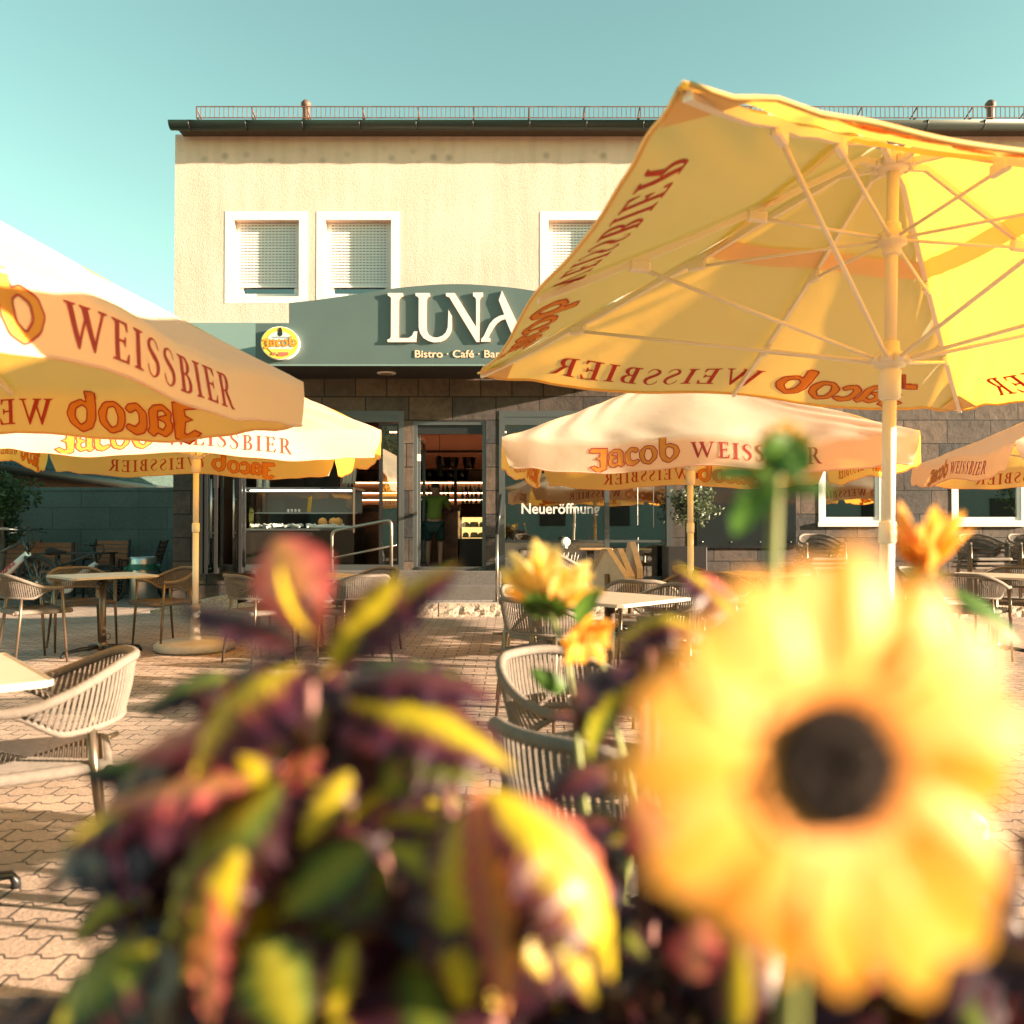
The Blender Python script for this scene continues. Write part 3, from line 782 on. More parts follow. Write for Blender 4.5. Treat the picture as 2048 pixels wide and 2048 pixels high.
JAC = [
 [[(0, .78), (.13, 1.02), (1.12, 1.06), (1.08, -.2), (.55, -.47), (.08, -.18), (.3, -.05), (.6, -.17), (.74, -.08), (.68, .34), (.42, .38), (.68, .54), (.70, .80), (.2, .76)]],
 [chaikin([(1.22, .30), (1.30, .42), (1.22, .70), (1.55, 1.0), (1.92, .97), (2.12, .78), (2.12, .18), (2.24, .04), (2.0, -.13), (1.84, .02), (1.50, -.13), (1.24, .04)], .12), [(1.46, .66), (1.56, .78), (1.74, .76), (1.77, .58)], [(1.5, .26), (1.54, .36), (1.76, .46), (1.77, .2), (1.6, .13)]],
 [chaikin([(2.28, .2), (2.26, .68), (2.62, 1.0), (2.98, .94), (3.10, .80), (2.95, .66), (2.66, .80), (2.54, .62), (2.56, .30), (2.76, .13), (3.06, .22), (3.16, .1), (2.78, -.13), (2.42, -.04)], .12)],
 [chaikin([(3.20, .3), (3.18, .70), (3.56, 1.02), (4.02, .99), (4.28, .66), (4.22, .22), (3.80, -.12), (3.36, .0)], .15), chaikin([(3.48, .48), (3.60, .84), (3.86, .80), (3.98, .40), (3.78, .10), (3.56, .18)], .15)],
 [chaikin([(4.42, .9), (4.42, 1.46), (4.80, 1.48), (4.78, .95), (5.05, 1.05), (5.5, .86), (5.66, .5), (5.5, .16), (5.02, -.13), (4.62, .04), (4.44, .40)], .12), chaikin([(4.80, .72), (4.98, .85), (5.26, .70), (5.30, .40), (5.08, .13), (4.84, .3)], .15)]]
def offset_poly(pts, d):
    s = 1 if ctr(pts) > 0 else -1; n = len(pts); o = []
    for i in range(n):
        a, b, c = pts[i - 1], pts[i], pts[(i + 1) % n]
        e1 = Vector((b[0] - a[0], b[1] - a[1])).normalized(); e2 = Vector((c[0] - b[0], c[1] - b[1])).normalized()
        n1 = Vector((e1.y, -e1.x)) * s; n2 = Vector((e2.y, -e2.x)) * s
        m = n1 + n2
        if m.length < .3: m = n1
        m = m.normalized(); k = d / max(.45, m.dot(n1))
        o.append((b[0] + m.x * k, b[1] + m.y * k))
    return o
def flat_mesh(polys, grid=.2):
    "polys: list of loops-lists; returns 2D verts and faces cut along a grid so that they bend with the cloth"
    bm = bmesh.new()
    for loops in polys:
        flat = [p for l in loops for p in l]
        vs = [bm.verts.new((p[0], p[1], 0)) for p in flat]
        for t in tessellate_polygon([[Vector((p[0], p[1], 0)) for p in l] for l in loops]):
            try: bm.faces.new([vs[i] for i in t])
            except ValueError: pass
    xs = [v.co.x for v in bm.verts]; ys = [v.co.y for v in bm.verts]
    for ax, lo, hi in ((0, min(xs), max(xs)), (1, min(ys), max(ys))):
        k = math.floor(lo / grid) + 1
        while k * grid < hi:
            co = [0, 0, 0]; co[ax] = k * grid; no = [0, 0, 0]; no[ax] = 1
            bmesh.ops.bisect_plane(bm, geom=bm.verts[:] + bm.edges[:] + bm.faces[:], plane_co=co, plane_no=no, dist=1e-5)
            k += 1
    bm.verts.index_update()
    r = ([(v.co.x, v.co.y) for v in bm.verts], [tuple(v.index for v in f.verts) for f in bm.faces])
    bm.free(); return r
polys = []; x = 0
for ch in 'WEISSBIER':
    w, loops = SER[ch]
    polys.append([[(x + p[0] * 1.12, p[1]) for p in l] for l in loops]); x += w * 1.12 + .19
WLEN = x - .19
T_WEISS = flat_mesh(polys)
T_JFILL = flat_mesh(JAC)
rings = []
for loops in JAC:
    for i, l in enumerate(loops):
        a, b = offset_poly(l, .05), offset_poly(l, -.005)
        rings.append((a, b))
def ring_mesh(rings):
    vs, fs = [], []
    for a, b in rings:
        o = len(vs); n = len(a); vs += a + b
        fs += [(o + i, o + (i + 1) % n, o + n + (i + 1) % n, o + n + i) for i in range(n)]
    return vs, fs
T_JLINE = ring_mesh(rings)
JLEN, GAP = 5.66, .65
TLEN = JLEN + GAP + WLEN

# ================================================================== parasols
def cloth_tex(name, seed=0): return m_cloth
def parasol(label, cx, cy, ze, yaw, rise, S=3.0, val=.22, flare=.15, cap=.117, base_q=.30, tilt=None, sides=(0, 1, 2, 3), seed=1, panel_text=False, shift=(0, 0, 0, 0), ptop=None):
    base = Vector((cx, cy, 0))
    root = thing('parasol', label, 'parasol', (cx, cy, 0), yaw, 'brewery parasols on the terrace')
    if tilt:
        a, b, c = yaw, tilt[0], tilt[1]
        Rm = Matrix.Rotation(b, 3, 'X') @ Matrix.Rotation(c, 3, 'Y') @ Matrix.Rotation(a, 3, 'Z')
        loc = Vector((cx, cy, ze)) - Rm @ Vector((0, 0, ze))
        root.location = loc; root.rotation_euler = Rm.to_euler()
    NN = [Vector((0, -1, 0)), Vector((1, 0, 0)), Vector((0, 1, 0)), Vector((-1, 0, 0))]
    TT = [Vector((1, 0, 0)), Vector((0, 1, 0)), Vector((-1, 0, 0)), Vector((0, -1, 0))]
    h = S / 2; Ls = math.hypot(h, rise)
    def P(k, u, w, q=0.0):
        n, t = NN[k], TT[k]
        w_ = max(w, .0)
        r = w_ * h
        au = abs(u)
        sag = .045 * math.sin(PI * au) ** 2 * math.sin(PI * min(1, w_) * .62) * w_
        ze_ = ze + rise * (1 - w_) - .03 * math.sin(PI * w_) - sag
        wr = .014 * w_ * noise.noise((u * 2.2 + 7 * k, w_ * 5 + seed, .3)) * math.sin(PI * au)
        ang = u * 3.1 + w_ * 2
        wr += .013 * math.sin((u * 1.0 - w_ * .8) * 34 + 3 * noise.noise((u * 2, w_ * 3, seed + k))) * math.exp(-((au - .9) / .16) ** 2) * w_ * (1 - .3 * w_)
        wr += (.009 if val else .003) * math.sin((au + w_) * 22 + seed) * math.exp(-((w_ - .93) / .08) ** 2) * math.sin(PI * au)
        pull = (.03 if val else .010) * math.sin(PI * au) ** 2 * (w_ ** 6)
        pos = n * (r - pull) + t * (u * r) + Vector((0, 0, ze_ + wr))
        if q > 0:
            uu = u * (1 - .028 * q * q * (au ** 30))
            pos = n * (r - pull) + t * (uu * r) + Vector((0, 0, ze_ + wr))
            lim = 1 - .22 * max(0, (au - .975) / .025) ** 2
            qq = q * lim
            wav = .016 * math.sin(u * 8 + seed * 1.7 + k) * qq + .008 * noise.noise((u * 6, q * 2, seed + k)) * qq
            pos += n * (val * qq * math.sin(flare) + wav) + Vector((0, 0, -val * qq * math.cos(flare) - .010 * math.sin(PI * au) * qq))
        return pos
    def normal(k, u, w, q):
        e = .01
        if q > 0: a = P(k, u + e, w, q) - P(k, u - e, w, q); b = P(k, u, w, min(1, q + e)) - P(k, u, w, q - e if q > e else 0.0001)
        else: a = P(k, u + e, w) - P(k, u - e, w); b = P(k, u, w + e) - P(k, u, w - e)
        nn = a.cross(b)
        if nn.length < 1e-9: return NN[k]
        nn.normalize()
        if nn.dot(NN[k] + Vector((0, 0, .7))) < 0: nn = -nn
        return nn
    g = MB(); NU, NW, NV = 64, 30, 6
    w0 = .035
    for k in range(4):
        vs = []
        for j in range(NW + 1):
            w = w0 + (1 - w0) * j / NW
            for i in range(NU + 1): vs.append(P(k, -1 + 2 * i / NU, w))
        rows = NW
        if val > 0:
            for j in range(1, NV + 1):
                for i in range(NU + 1): vs.append(P(k, -1 + 2 * i / NU, 1, j / NV))
            rows += NV
        g.add(vs, [(j * (NU + 1) + i, j * (NU + 1) + i + 1, (j + 1) * (NU + 1) + i + 1, (j + 1) * (NU + 1) + i) for j in range(rows) for i in range(NU)], True)
    can = part('canopy', g, m_cloth, root)
    # printed lettering on both faces of the cloth, one set on each side
    for name, (tv, tf), x0, mt, lift in (('lettering', T_WEISS, JLEN + GAP, m_red, .0022), ('script_fill', T_JFILL, 0, m_orange, .0022), ('script_outline', T_JLINE, 0, m_red, .0032)):
        for k in sides:
            g = MB()
            for sg_ in (1, -1):
                vs = []
                for (x, y) in tv:
                    xm = (x + x0 - TLEN / 2) * cap + shift[k]
                    if panel_text:
                        w = base_q + 0.0 - y * cap / Ls; u = xm / (w * h); q = 0
                    else:
                        w = 1; u = xm / h; q = 1 - base_q - y * cap / val
                        if q <= 0.001: w = 1 + q * val / Ls; q = 0; u = xm / (w * h)
                    vs.append(P(k, u, w, max(q, 0)) + normal(k, u, w, max(q, 0)) * lift * sg_)
                g.add(vs, tf, True)
            part(name, g, mt, can)
    if val > 0:
        for k in range(4):
            g = MB(); g.tube([P(k, -.97 + 1.94 * i / 60, 1, 1) for i in range(61)], .006, 5)
            part('hem', g, m_cloth, can)
    else:
        mh = mat('hem_tape', (.78, .45, .14), .7); mp = mat('pocket_cloth', (.80, .52, .2), .7)
        for k in range(4):
            g = MB(); g.tube([P(k, -.99 + 1.98 * i / 60, .998) - Vector((0, 0, .006)) for i in range(61)], .007, 5)
            part('hem', g, mh, can)
        # corner pockets
        for k in range(4):
            g = MB(); a = P(k, .995, .992); ds = Vector((0, 0, -.012))
            p1, p2 = P(k, .90, .99) + ds, P((k + 1) % 4, -.90, .99) + ds
            g.add([a + ds, p1, p2, P(k, .98, .90) + ds * 2.5], [(0, 1, 3), (0, 3, 2)])
            part('corner_pocket', g, mp, can)
    # inner vent band of the top flap
    g = MB(); wv, wt = .385, .335
    for k in range(4):
        n_ = 32
        vs = [P(k, -.985 + 1.97 * i / n_, wv) - Vector((0, 0, .03)) for i in range(n_ + 1)] + [P(k, -.985 + 1.97 * i / n_, wt) - Vector((0, 0, .014)) for i in range(n_ + 1)]
        g.add(vs, [(i, i + 1, n_ + 2 + i, n_ + 1 + i) for i in range(n_)], True)
    part('vent_band', g, m_cloth, can)
    # frame
    top = ze + rise - .10
    g = MB(); g.tube([(0, 0, .05), (0, 0, 1.15)], .0285, 16); g.tube([(0, 0, 1.15), (0, 0, ze - .22)], .027, 16); g.tube([(0, 0, ze - .22), (0, 0, top)], .024, 16)
    g.lathe([(.031, 1.12), (.035, 1.13), (.035, 1.2), (.031, 1.21)], 16)
    part('pole', g, m_pole, root)
    run, mid = ze - .16, ze + .36 * rise / .8
    g = MB()
    g.lathe([(.030, run - .14), (.043, run - .13), (.043, run - .02), (.036, run - .01), (.060, run), (.060, run + .05), (.036, run + .06), (.034, run + .10)], 18)
    for i in range(8):
        a = PI / 4 * i; g.lathe([(.016, -.022), (.016, .022)], 8, M=Matrix.Translation((math.cos(a) * .062, math.sin(a) * .062, run + .026)) @ Matrix.Rotation(a, 4, 'Z') @ Matrix.Rotation(PI / 2, 4, 'X'))
    rn = part('runner', g, m_pole, root)
    g = MB(); g.box((.05, -.012, run - .085), (.066, .012, run - .03)); part('release_lever', g, mat('dark_red_lever', (.25, .02, .03), .4), rn)
    g = MB(); g.lathe([(.030, mid - .06), (.036, mid - .05), (.038, mid - .02), (.058, mid - .012), (.058, mid + .03), (.036, mid + .04), (.034, mid + .07), (.026, mid + .08)], 18)
    part('upper_runner', g, m_pole, root)
    g = MB(); g.lathe([(.026, top - .05), (.062, top - .035), (.066, top), (.05, top + .02), (.02, top + .06)], 18)
    for i in range(8):
        a = PI / 4 * i; g.lathe([(.018, -.025), (.018, .025)], 8, M=Matrix.Translation((math.cos(a) * .07, math.sin(a) * .07, top - .02)) @ Matrix.Rotation(a, 4, 'Z') @ Matrix.Rotation(PI / 2, 4, 'X'))
    part('hub', g, m_pole, root)
    for i in range(8):
        k = i // 2; u = 0.0 if i % 2 == 0 else 1.0
        off = Vector((0, 0, -.026))
        def rp(w): 
            p = P(k, u, w); return p + off
        d = (NN[k] + TT[k] * u).normalized()
        st = d * .07 + Vector((0, 0, top - .02))
        g = MB(); endw = .985
        pts = [st] + [rp(.1 + (endw - .1) * j / 10) for j in range(11)]
        sd = Vector((-d.y, d.x, 0))
        wv_ = .011 if u else .009
        for j in range(len(pts) - 1):
            a, b = pts[j], pts[j + 1]
            M_ = []
            for p in (a, b):
                M_ += [p - sd * wv_ + Vector((0, 0, .014)), p + sd * wv_ + Vector((0, 0, .014)), p + sd * wv_ - Vector((0, 0, .014)), p - sd * wv_ - Vector((0, 0, .014))]
            g.add(M_, [(0, 1, 5, 4), (1, 2, 6, 5), (2, 3, 7, 6), (3, 0, 4, 7)] + ([(3, 2, 1, 0)] if j == 0 else []) + ([(4, 5, 6, 7)] if j == len(pts) - 2 else []))
        rb = part('rib', g, m_pole, root)
        jw, jw2 = (.70, .40) if u else (.72, .40)
        g = MB(); q = rp(jw) - Vector((0, 0, .03)); q2 = rp(jw2) - Vector((0, 0, .03))
        s1 = d * .062 + Vector((0, 0, run + .026)); s2 = d * .058 + Vector((0, 0, mid + .01))
        g.tube([s1, q], .0085, 8); g.tube([s2, q2], .0075, 8)
        part('strut', g, m_pole, rb)
        for qq in (q, q2):
            g = MB(); Mx = Matrix.Translation(qq) @ d.to_track_quat('X', 'Z').to_matrix().to_4x4()
            g.bbox((-.045, -.015, -.016), (.045, .015, .028), .01, Mx)
            part('joint', g, m_pole, rb)
    g = MB(); g.lathe([(.34, 0), (.37, .02), (.37, .06), (.34, .085), (.06, .10), (.045, .14), (.045, .42), (.034, .43)], 32)
    part('base', g, mat('pale_concrete_base', (.55, .50, .45), .7, var=.15, bump=.2), root)
    return root
parasol('large yellow parasol seen from below, open above the sunflower', 1.552, 3.473, 2.004, .181, .80, val=0, cap=.152, base_q=.952, tilt=(-.033, .036), seed=1, panel_text=True, shift=(0, 0, .02, 0))
parasol('white and yellow parasol cut by the left edge, its near side facing right', -2.69, 2.72, 1.86, -.155, .92, val=.205, seed=2, flare=.12, cap=.125, base_q=.20, shift=(0, -.06, -.1, 0))
parasol('sunlit parasol standing over the far left tables in front of the ice cream counter', -3.02, 8.12, 1.99, .336, .95, val=.22, seed=3, sides=(0, 2, 3), flare=.10, cap=.122, base_q=.24, shift=(-.1, 0, .05, 0))
parasol('white and yellow parasol in the middle in front of the lettered window', 1.62, 7.717, 1.855, -.142, .79, val=.225, seed=4, flare=.12, base_q=.25, shift=(0, 0, 0, 0))
parasol('parasol cut by the right edge in front of the stone wall', 5.79, 7.99, 1.86, -.19, .74, val=.22, seed=5, flare=.22, base_q=.22)
# ================================================================== rope chairs and tables
def sstep(a, b, x):
    t = max(0, min(1, (x - a) / (b - a))); return t * t * (3 - 2 * t)
HL = .60
def rail_pt(s, r, low):
    q = r * PI / 2; sg_ = 1 if s >= 0 else -1; a = abs(s)
    if a <= q: ph = a / r; x, y = r * math.sin(ph), -r * math.cos(ph) - .01
    else: x, y = r - .04 * ((a - q) / .2) ** 2 * .5, a - q - .01
    zt = .650 + .115 * (1 - sstep(.10, .52, a))
    if low:
        zl = .565 + .012 * (1 - sstep(0, .35, a))
        k = sstep(.30, .50, a)
        z = zl * (1 - k) + (zt - .006) * k
    else: z = zt
    return Vector((sg_ * x, y, z))
def chair_meshes():
    ms = {}
    n = 150; pts = []; rr = []
    for i in range(n + 1):
        s = -HL + 2 * HL * i / n
        pts.append(rail_pt(s, .28, False)); rr.append(.0145 + (.0022 if i % 2 else 0))
    g = MB(); g.tube(pts, rr, 9); ms['top_rail'] = (g.mesh('top_rail', m_rope), None)
    n = 70; g = MB()
    ptl = [rail_pt(-.50 + 1.0 * i / n, .245, True) for i in range(n + 1)]
    g.tube(ptl, [.011 + (.0015 if i % 2 else 0) for i in range(n + 1)], 7); ms['lower_rail'] = (g.mesh('lower_rail', m_rope), None)
    g = MB(); n = 52
    for i in range(n + 1):
        s = -.475 + .95 * i / n
        a, b = rail_pt(s, .28, False), rail_pt(s * .93, .245, True)
        if (a - b).length < .035: continue
        for dx in (-.0032, .0032):
            tv = (rail_pt(s + .01, .28, False) - a).normalized() * dx
            o_ = Vector((a.x, a.y, 0)).normalized() * .004
            g.tube([a + tv + o_, (a + b) / 2 + tv + o_ * 2.2, b + tv + o_], .0031, 5, caps=False)
    ms['rope_back'] = (g.mesh('rope_back', m_rope), None)
    # legs
    for nm, sx in (('leg', -1), ('leg', 1)):
        g = MB(); p = rail_pt(sx * HL, .28, False)
        g.tube([(p.x, p.y - .012, p.z + .002), (p.x * 1.0, p.y + .0, .44), (p.x * 1.03, p.y + .03, 0)], [.0135, .0145, .0095], 8)
        ms[nm + str(sx) + 'f'] = (g.mesh('leg', m_bronze), 'leg')
        g = MB(); q = rail_pt(sx * .225, .245, True)
        g.tube([(q.x, q.y, q.z), (q.x * 1.06, q.y - .01, .44), (q.x * 1.22, q.y - .06, 0)], [.0125, .0145, .0095], 8)
        ms[nm + str(sx) + 'b'] = (g.mesh('leg', m_bronze), 'leg')
    # seat
    zx = .445
    fr = []
    cs = [(-.235, .225), (.235, .225), (.19, -.20), (-.19, -.20)]
    for i in range(4):
        a, b = cs[i], cs[(i + 1) % 4]
        for k in range(26): t = k / 26; fr.append((a[0] * (1 - t) + b[0] * t, a[1] * (1 - t) + b[1] * t, zx))
    g = MB(); g.tube(fr, [.019 + (.0022 if i % 2 else 0) for i in range(len(fr))], 8, closed=True)
    ms['seat_frame'] = (g.mesh('seat_frame', m_rope), None)
    g = MB(); c0 = Vector((0, .015, zx + .002))
    for i in range(4):
        a, b = Vector((*cs[i], zx + .014)), Vector((*cs[(i + 1) % 4], zx + .014))
        m_ = 15
        for k in range(1, m_ + 1):                         # cords of the envelope weave run parallel to each side
            t0, t1 = (k - .94) / m_, (k - .08) / m_
            f = lambda t, e: (e * (1 - t) + c0 * t)
            g.add([f(t0, a), f(t0, b), f(t1, b), f(t1, a), f((t0 + t1) / 2, a) + Vector((0, 0, .009)), f((t0 + t1) / 2, b) + Vector((0, 0, .009))],
                  [(0, 1, 5, 4), (4, 5, 2, 3)], True)
    ms['seat'] = (g.mesh('seat', m_rope), None)
    g = MB()
    for sx in (-1, 1):
        p = rail_pt(sx * HL, .28, False)
        g.tube([(sx * .225, .225, zx), (p.x, p.y, zx - .004)], .010, 6); g.tube([(sx * .185, -.195, zx), (sx * .252, -.245, zx)], .010, 6)
    ms['seat_bracket'] = (g.mesh('seat_bracket', m_bronze), None)
    return ms
CH = chair_meshes()
def chair(label, x, y, face, z=0.0, group='rope armchairs at the tables', pitch=0.0):
    rz = math.atan2(face[1], face[0]) - PI / 2
    t = thing('rope_chair', label, 'chair', (x, y, z), rz, group)
    if pitch: t.rotation_euler = (pitch, 0, rz)
    for k, (me, nm) in CH.items(): link(nm or k, me, t)
    return t
def table_meshes():
    g = MB(); g.bbox((-.375, -.375, .712), (.375, .375, .730), .03); top = g.mesh('tabletop', m_toptable)
    g = MB(); g.tube([(0, 0, .05), (0, 0, .69)], .030, 14); g.lathe([(.045, .04), (.045, .10), (.032, .12)], 14); ped = g.mesh('pedestal', m_bronze)
    g = MB()
    for a in (0, PI / 2, PI, 3 * PI / 2):
        M_ = Matrix.Rotation(a, 4, 'Z')
        g.tube([M_ @ Vector(p) for p in ((.02, 0, .075), (.18, 0, .065), (.33, 0, .045), (.345, 0, .02), (.345, 0, 0))], [.02, .018, .015, .015, .017], 8)
    foot = g.mesh('foot_cross', m_dark)
    g = MB(); g.box((-.20, -.03, .685), (.20, .03, .711)); g.box((-.03, -.20, .684), (.03, .20, .710)); g.tube([(-.05, -.04, .66), (.05, .04, .66)], .018, 8)
    und = g.mesh('tilt_bracket', m_black)
    g = MB(); g.tube([(.05 + .02 * math.cos(a), 0, .16 + .03 * math.sin(a)) for a in [2 * PI * i / 12 for i in range(12)]], .004, 5, closed=True); rg = g.mesh('pedal_ring', m_black)
    return dict(tabletop=top, pedestal=ped, foot_cross=foot, tilt_bracket=und, pedal_ring=rg)
TB = table_meshes()
def table(label, x, y, rz=PI / 4, flipped=False):
    t = thing('bistro_table', label, 'table', (x, y, 0), rz, 'square bistro tables')
    for k, me in TB.items():
        o = link(k, me, t)
        if flipped and k == 'tabletop':
            o.location = (.05, 0, .70); o.rotation_euler = (0, PI / 2 * .96, 0); o.location = (.05 - .72, 0, .74)
    return t
D = .40
def setting(tl, x, y, who):
    table(tl, x, y)
    for key, lab in who.items():
        sx, sy = {'nl': (-1, -1), 'nr': (1, -1), 'fl': (-1, 1), 'fr': (1, 1)}[key]
        j = .02 * math.sin(x * 7 + sx * 3 + sy)
        chair(lab, x + sx * (D + j), y + sy * (D - j), (-sx + .1 * math.sin(x * 3 + sx), -sy + .1 * math.cos(y * 5 + sy)))
setting('square table in front of the bicycles and steel bin', -3.77, 7.84, {
    'nl': 'rope chair left of the table in front of the bicycles, back towards us', 'fr': 'rope chair right of the table near the round parasol base, turned to the bin',
    'fl': 'rope chair behind the table in front of the bicycles'})
table('square table cut by the left edge in the foreground', -1.90, 2.60, R(41))
chair('big rope chair in the left foreground with a brightly lit back', -1.53, 2.74, (-.9, -.45))
setting('square table below the ice cream counter behind the coleus top', -1.77, 7.75, {
    'nl': 'rope chair left of the table below the ice cream counter', 'nr': 'rope chair with its seat in view nearest the steps, right of the coleus top',
    'fr': 'rope chair furthest right below the counter, beside the handrail foot', 'fl': 'rope chair mostly hidden behind the pink coleus leaf'})
setting('small table half hidden behind the dark leaves left of the big sunflower', .66, 2.32, {
    'fl': 'rope chair in the centre foreground, lit inside of its curved back facing us', 'nl': 'lowest rope chair in the centre, thick grey-blue back rail towards us',
    'fr': 'rope chair hidden behind the big sunflower at the nearest centre table', })
setting('table behind the small pale yellow flower in the centre', .63, 5.45, {
    'nl': 'rope chair just above the centre foreground chair, outside of its back towards us', 'fl': 'rope chair with sunlit inner back left of the pale yellow flower',
    'fr': 'rope chair with rounded back right of the arched coleus leaf', 'nr': 'rope chair whose dark front shows below the arched coleus leaf'})
setting('table in front of the black board, behind the big sunflower petals', 2.32, 8.1, {
    'nl': 'rope chair left of the table in front of the black board, back towards us', 'fl': 'pinkish rope chair beside the middle parasol pole',
    'fr': 'rope chair right of the table in front of the black board', 'nr': 'rope chair glimpsed through the top petals of the big sunflower'})
setting('table on the right below the parasol cut by the right edge', 4.45, 7.85, {
    'nl': 'rope chair left of the far right table', 'fl': 'rope chair behind the far right table', 'fr': 'rope chair right of the far right table',
    'nr': 'rope chair nearest us at the far right table'})
chair('rope chair below the folded tables, back towards us', 1.02, 6.72, (.25, 1))
chair('rope chair seen side on left of the middle parasol pole', 1.50, 7.45, (-.75, -.65))
for i, lab in enumerate(('lowest rope chair of the tilted stack beside the right handrail', 'second rope chair up in the tilted stack beside the right handrail', 'third rope chair up in the tilted stack beside the right handrail', 'topmost rope chair of the tilted stack beside the right handrail')):
    chair(lab, .27 + .012 * i, 7.4 - .012 * i, (.62 + .06 * i, .78), z=.068 * i, group='stacked rope chairs beside the right handrail', pitch=-.03 * i)
m_rope_d = m_rope
for px, nm in ((1643, 'under the black board'), (1968, 'right of the single yellow flower'), (2068, 'at the right edge by the wall')):
    p = W(px, 1090, 11.35)
    for i, w_ in enumerate(('lowest', 'middle', 'topmost')):
        chair('%s dark rope chair of the stack %s' % (w_, nm), p.x + .01 * i, 11.45 - .02 * i, (.1, -1), z=PZ + .06 * i, group='rope chairs stacked along the stone wall')
for i, (px, rz, lab) in enumerate(((1214, .5, 'left'), (1236, .25, 'middle'), (1260, .1, 'right'))):
    p = W(px, 1150, 9.2 + .16 * i)
    t = thing('folded_table', '%s one of the nested folding tables with upright tops below the lettered window' % lab, 'table', (p.x, 9.2 + .16 * i, 0), rz, 'nested folding tables')
    g = MB(); g.tube([(0, 0, .05), (0, 0, .66)], .028, 12); part('pedestal', g, m_bronze, t)
    link('foot_cross', TB['foot_cross'], t)
    g = MB(); g.bbox((-.27, -.27, -.009), (.27, .27, .009), .07, Matrix.Rotation(PI / 4, 4, 'Z')); me = g.mesh('tabletop', m_toptable)
    o = link('tabletop', me, t); o.location = (.03, 0, .60 + .07 * (i == 2)); o.rotation_euler = (0, R(84 + 2 * i), 0)
# ================================================================== left yard: wall, shed, bikes, wooden seats, bin
m_gwall = brick_mat('dark_green_block_wall', (0, 2), .98, .37, (.095, .13, .12), (.115, .155, .143), (.06, .085, .078), .006, .85, .5, 18, var=.22)
YW = 14.5
zt = W(100, 982, YW).z
g = MB(); g.box((-16, YW, 0), (X0 - .01, YW + .24, zt)); g.bbox((-16, YW - .02, zt + .001), (X0 - .01, YW + .26, zt + .06), .01)
solid('yard_wall', g, m_gwall, 'dark green painted block wall behind the bicycles and wooden seats', 'wall')
ea, eb = W(-120, 914, 14.9), W(337, 984, 28)
ez = ea.z
d = Vector((eb.x - ea.x, eb.y - ea.y, 0)); d.normalize(); nl = Vector((-d.y, d.x, 0))
A = Vector((ea.x, ea.y, 0)) - d * 2; L_ = 20
shed = thing('tiled_shed', 'low shed with mossy dark tiled roof behind the green wall', 'shed', A)
def sh(a, b, z): return A + d * a + nl * b + Vector((0, 0, z))
m_shw = brick_mat('old_brick_wall', (1, 2), .28, .085, (.22, .08, .05), (.15, .06, .04), (.12, .10, .09), .008, .9, .7, 20, var=.4)
m_shb = brick_mat('grey_block_wall', (1, 2), .5, .25, (.15, .14, .14), (.12, .115, .115), (.08, .08, .08), .008, .9, .5, 20, var=.25)
g = MB(); g.quad(sh(0, .35, 0), sh(L_, .35, 0), sh(L_, .35, ez - .5), sh(0, .35, ez - .5)); g.quad(sh(L_, .35, 0), sh(L_, 5.65, 0), sh(L_, 5.65, ez), sh(L_, .35, ez)); g.quad(sh(0, .35, 0), sh(0, 5.65, 0), sh(0, 5.65, ez), sh(0, .35, ez))
part('wall', g, m_shb, shed, True)
g = MB(); g.quad(sh(0, .345, ez - .5), sh(L_, .345, ez - .5), sh(L_, .345, ez - .02), sh(0, .345, ez - .02)); part('brick_course', g, m_shw, shed, True)
m_moss = mat('mossy_tiles', (.05, .085, .075), .9, var=.5, vscale=14, bump=.8, bscale=25)
g = MB(); k = 0; tw = .21
while k * tw < L_:
    vs = []
    for i in range(6):
        t = i / 5; zz = .045 * math.sin(PI * t)
        for j in range(9): vs.append(sh(k * tw + tw * t, 3 * j / 8, ez + .02 + zz + 1.7 * j / 8 + (.02 if j % 2 else 0)))
    g.add(vs, [(i * 9 + j, i * 9 + 9 + j, i * 9 + 10 + j, i * 9 + j + 1) for i in range(5) for j in range(8)], False)
    k += 1
g.quad(sh(0, 3, ez + 1.72), sh(L_, 3, ez + 1.72), sh(L_, 6, ez), sh(0, 6, ez))
g.add([sh(0, .35, ez), sh(0, 5.65, ez), sh(0, 3, ez + 1.7), sh(L_, .35, ez), sh(L_, 5.65, ez), sh(L_, 3, ez + 1.7)], [(0, 1, 2), (3, 4, 5)])
rf = part('roof', g, m_moss, shed, True)
g = MB(); g.tube([sh(-.1, -.02, ez - .06), sh(L_, -.02, ez - .06)], .10, 10); part('gutter', g, mat('old_brown_gutter', (.05, .04, .037), .5), rf, True)
# distant sunlit house behind the shed
p = W(322, 955, 60)
h = thing('distant_house', 'sunlit pinkish house wall far behind the mossy roof', 'house', (p.x - 3, 60, 0))
g = MB(); g.box((-6, 0, 0), (2.6, 7, 5.2)); part('wall', g, mat('pink_render', (.70, .50, .42), .9), h)
g = MB(); g.prism([(-6.4, 5.201), (3.0, 5.201), (-1.7, 8)], lambda x, y, dd: Vector((x, dd, y)), -.3, 7.3); part('roof', g, m_tile, h)
for q in (-4.5, -1.5, 1.2):
    g = MB(); g.box((q - .45, -.03, 3), (q + .45, -.002, 4.3)); part('window', g, m_glass, h)

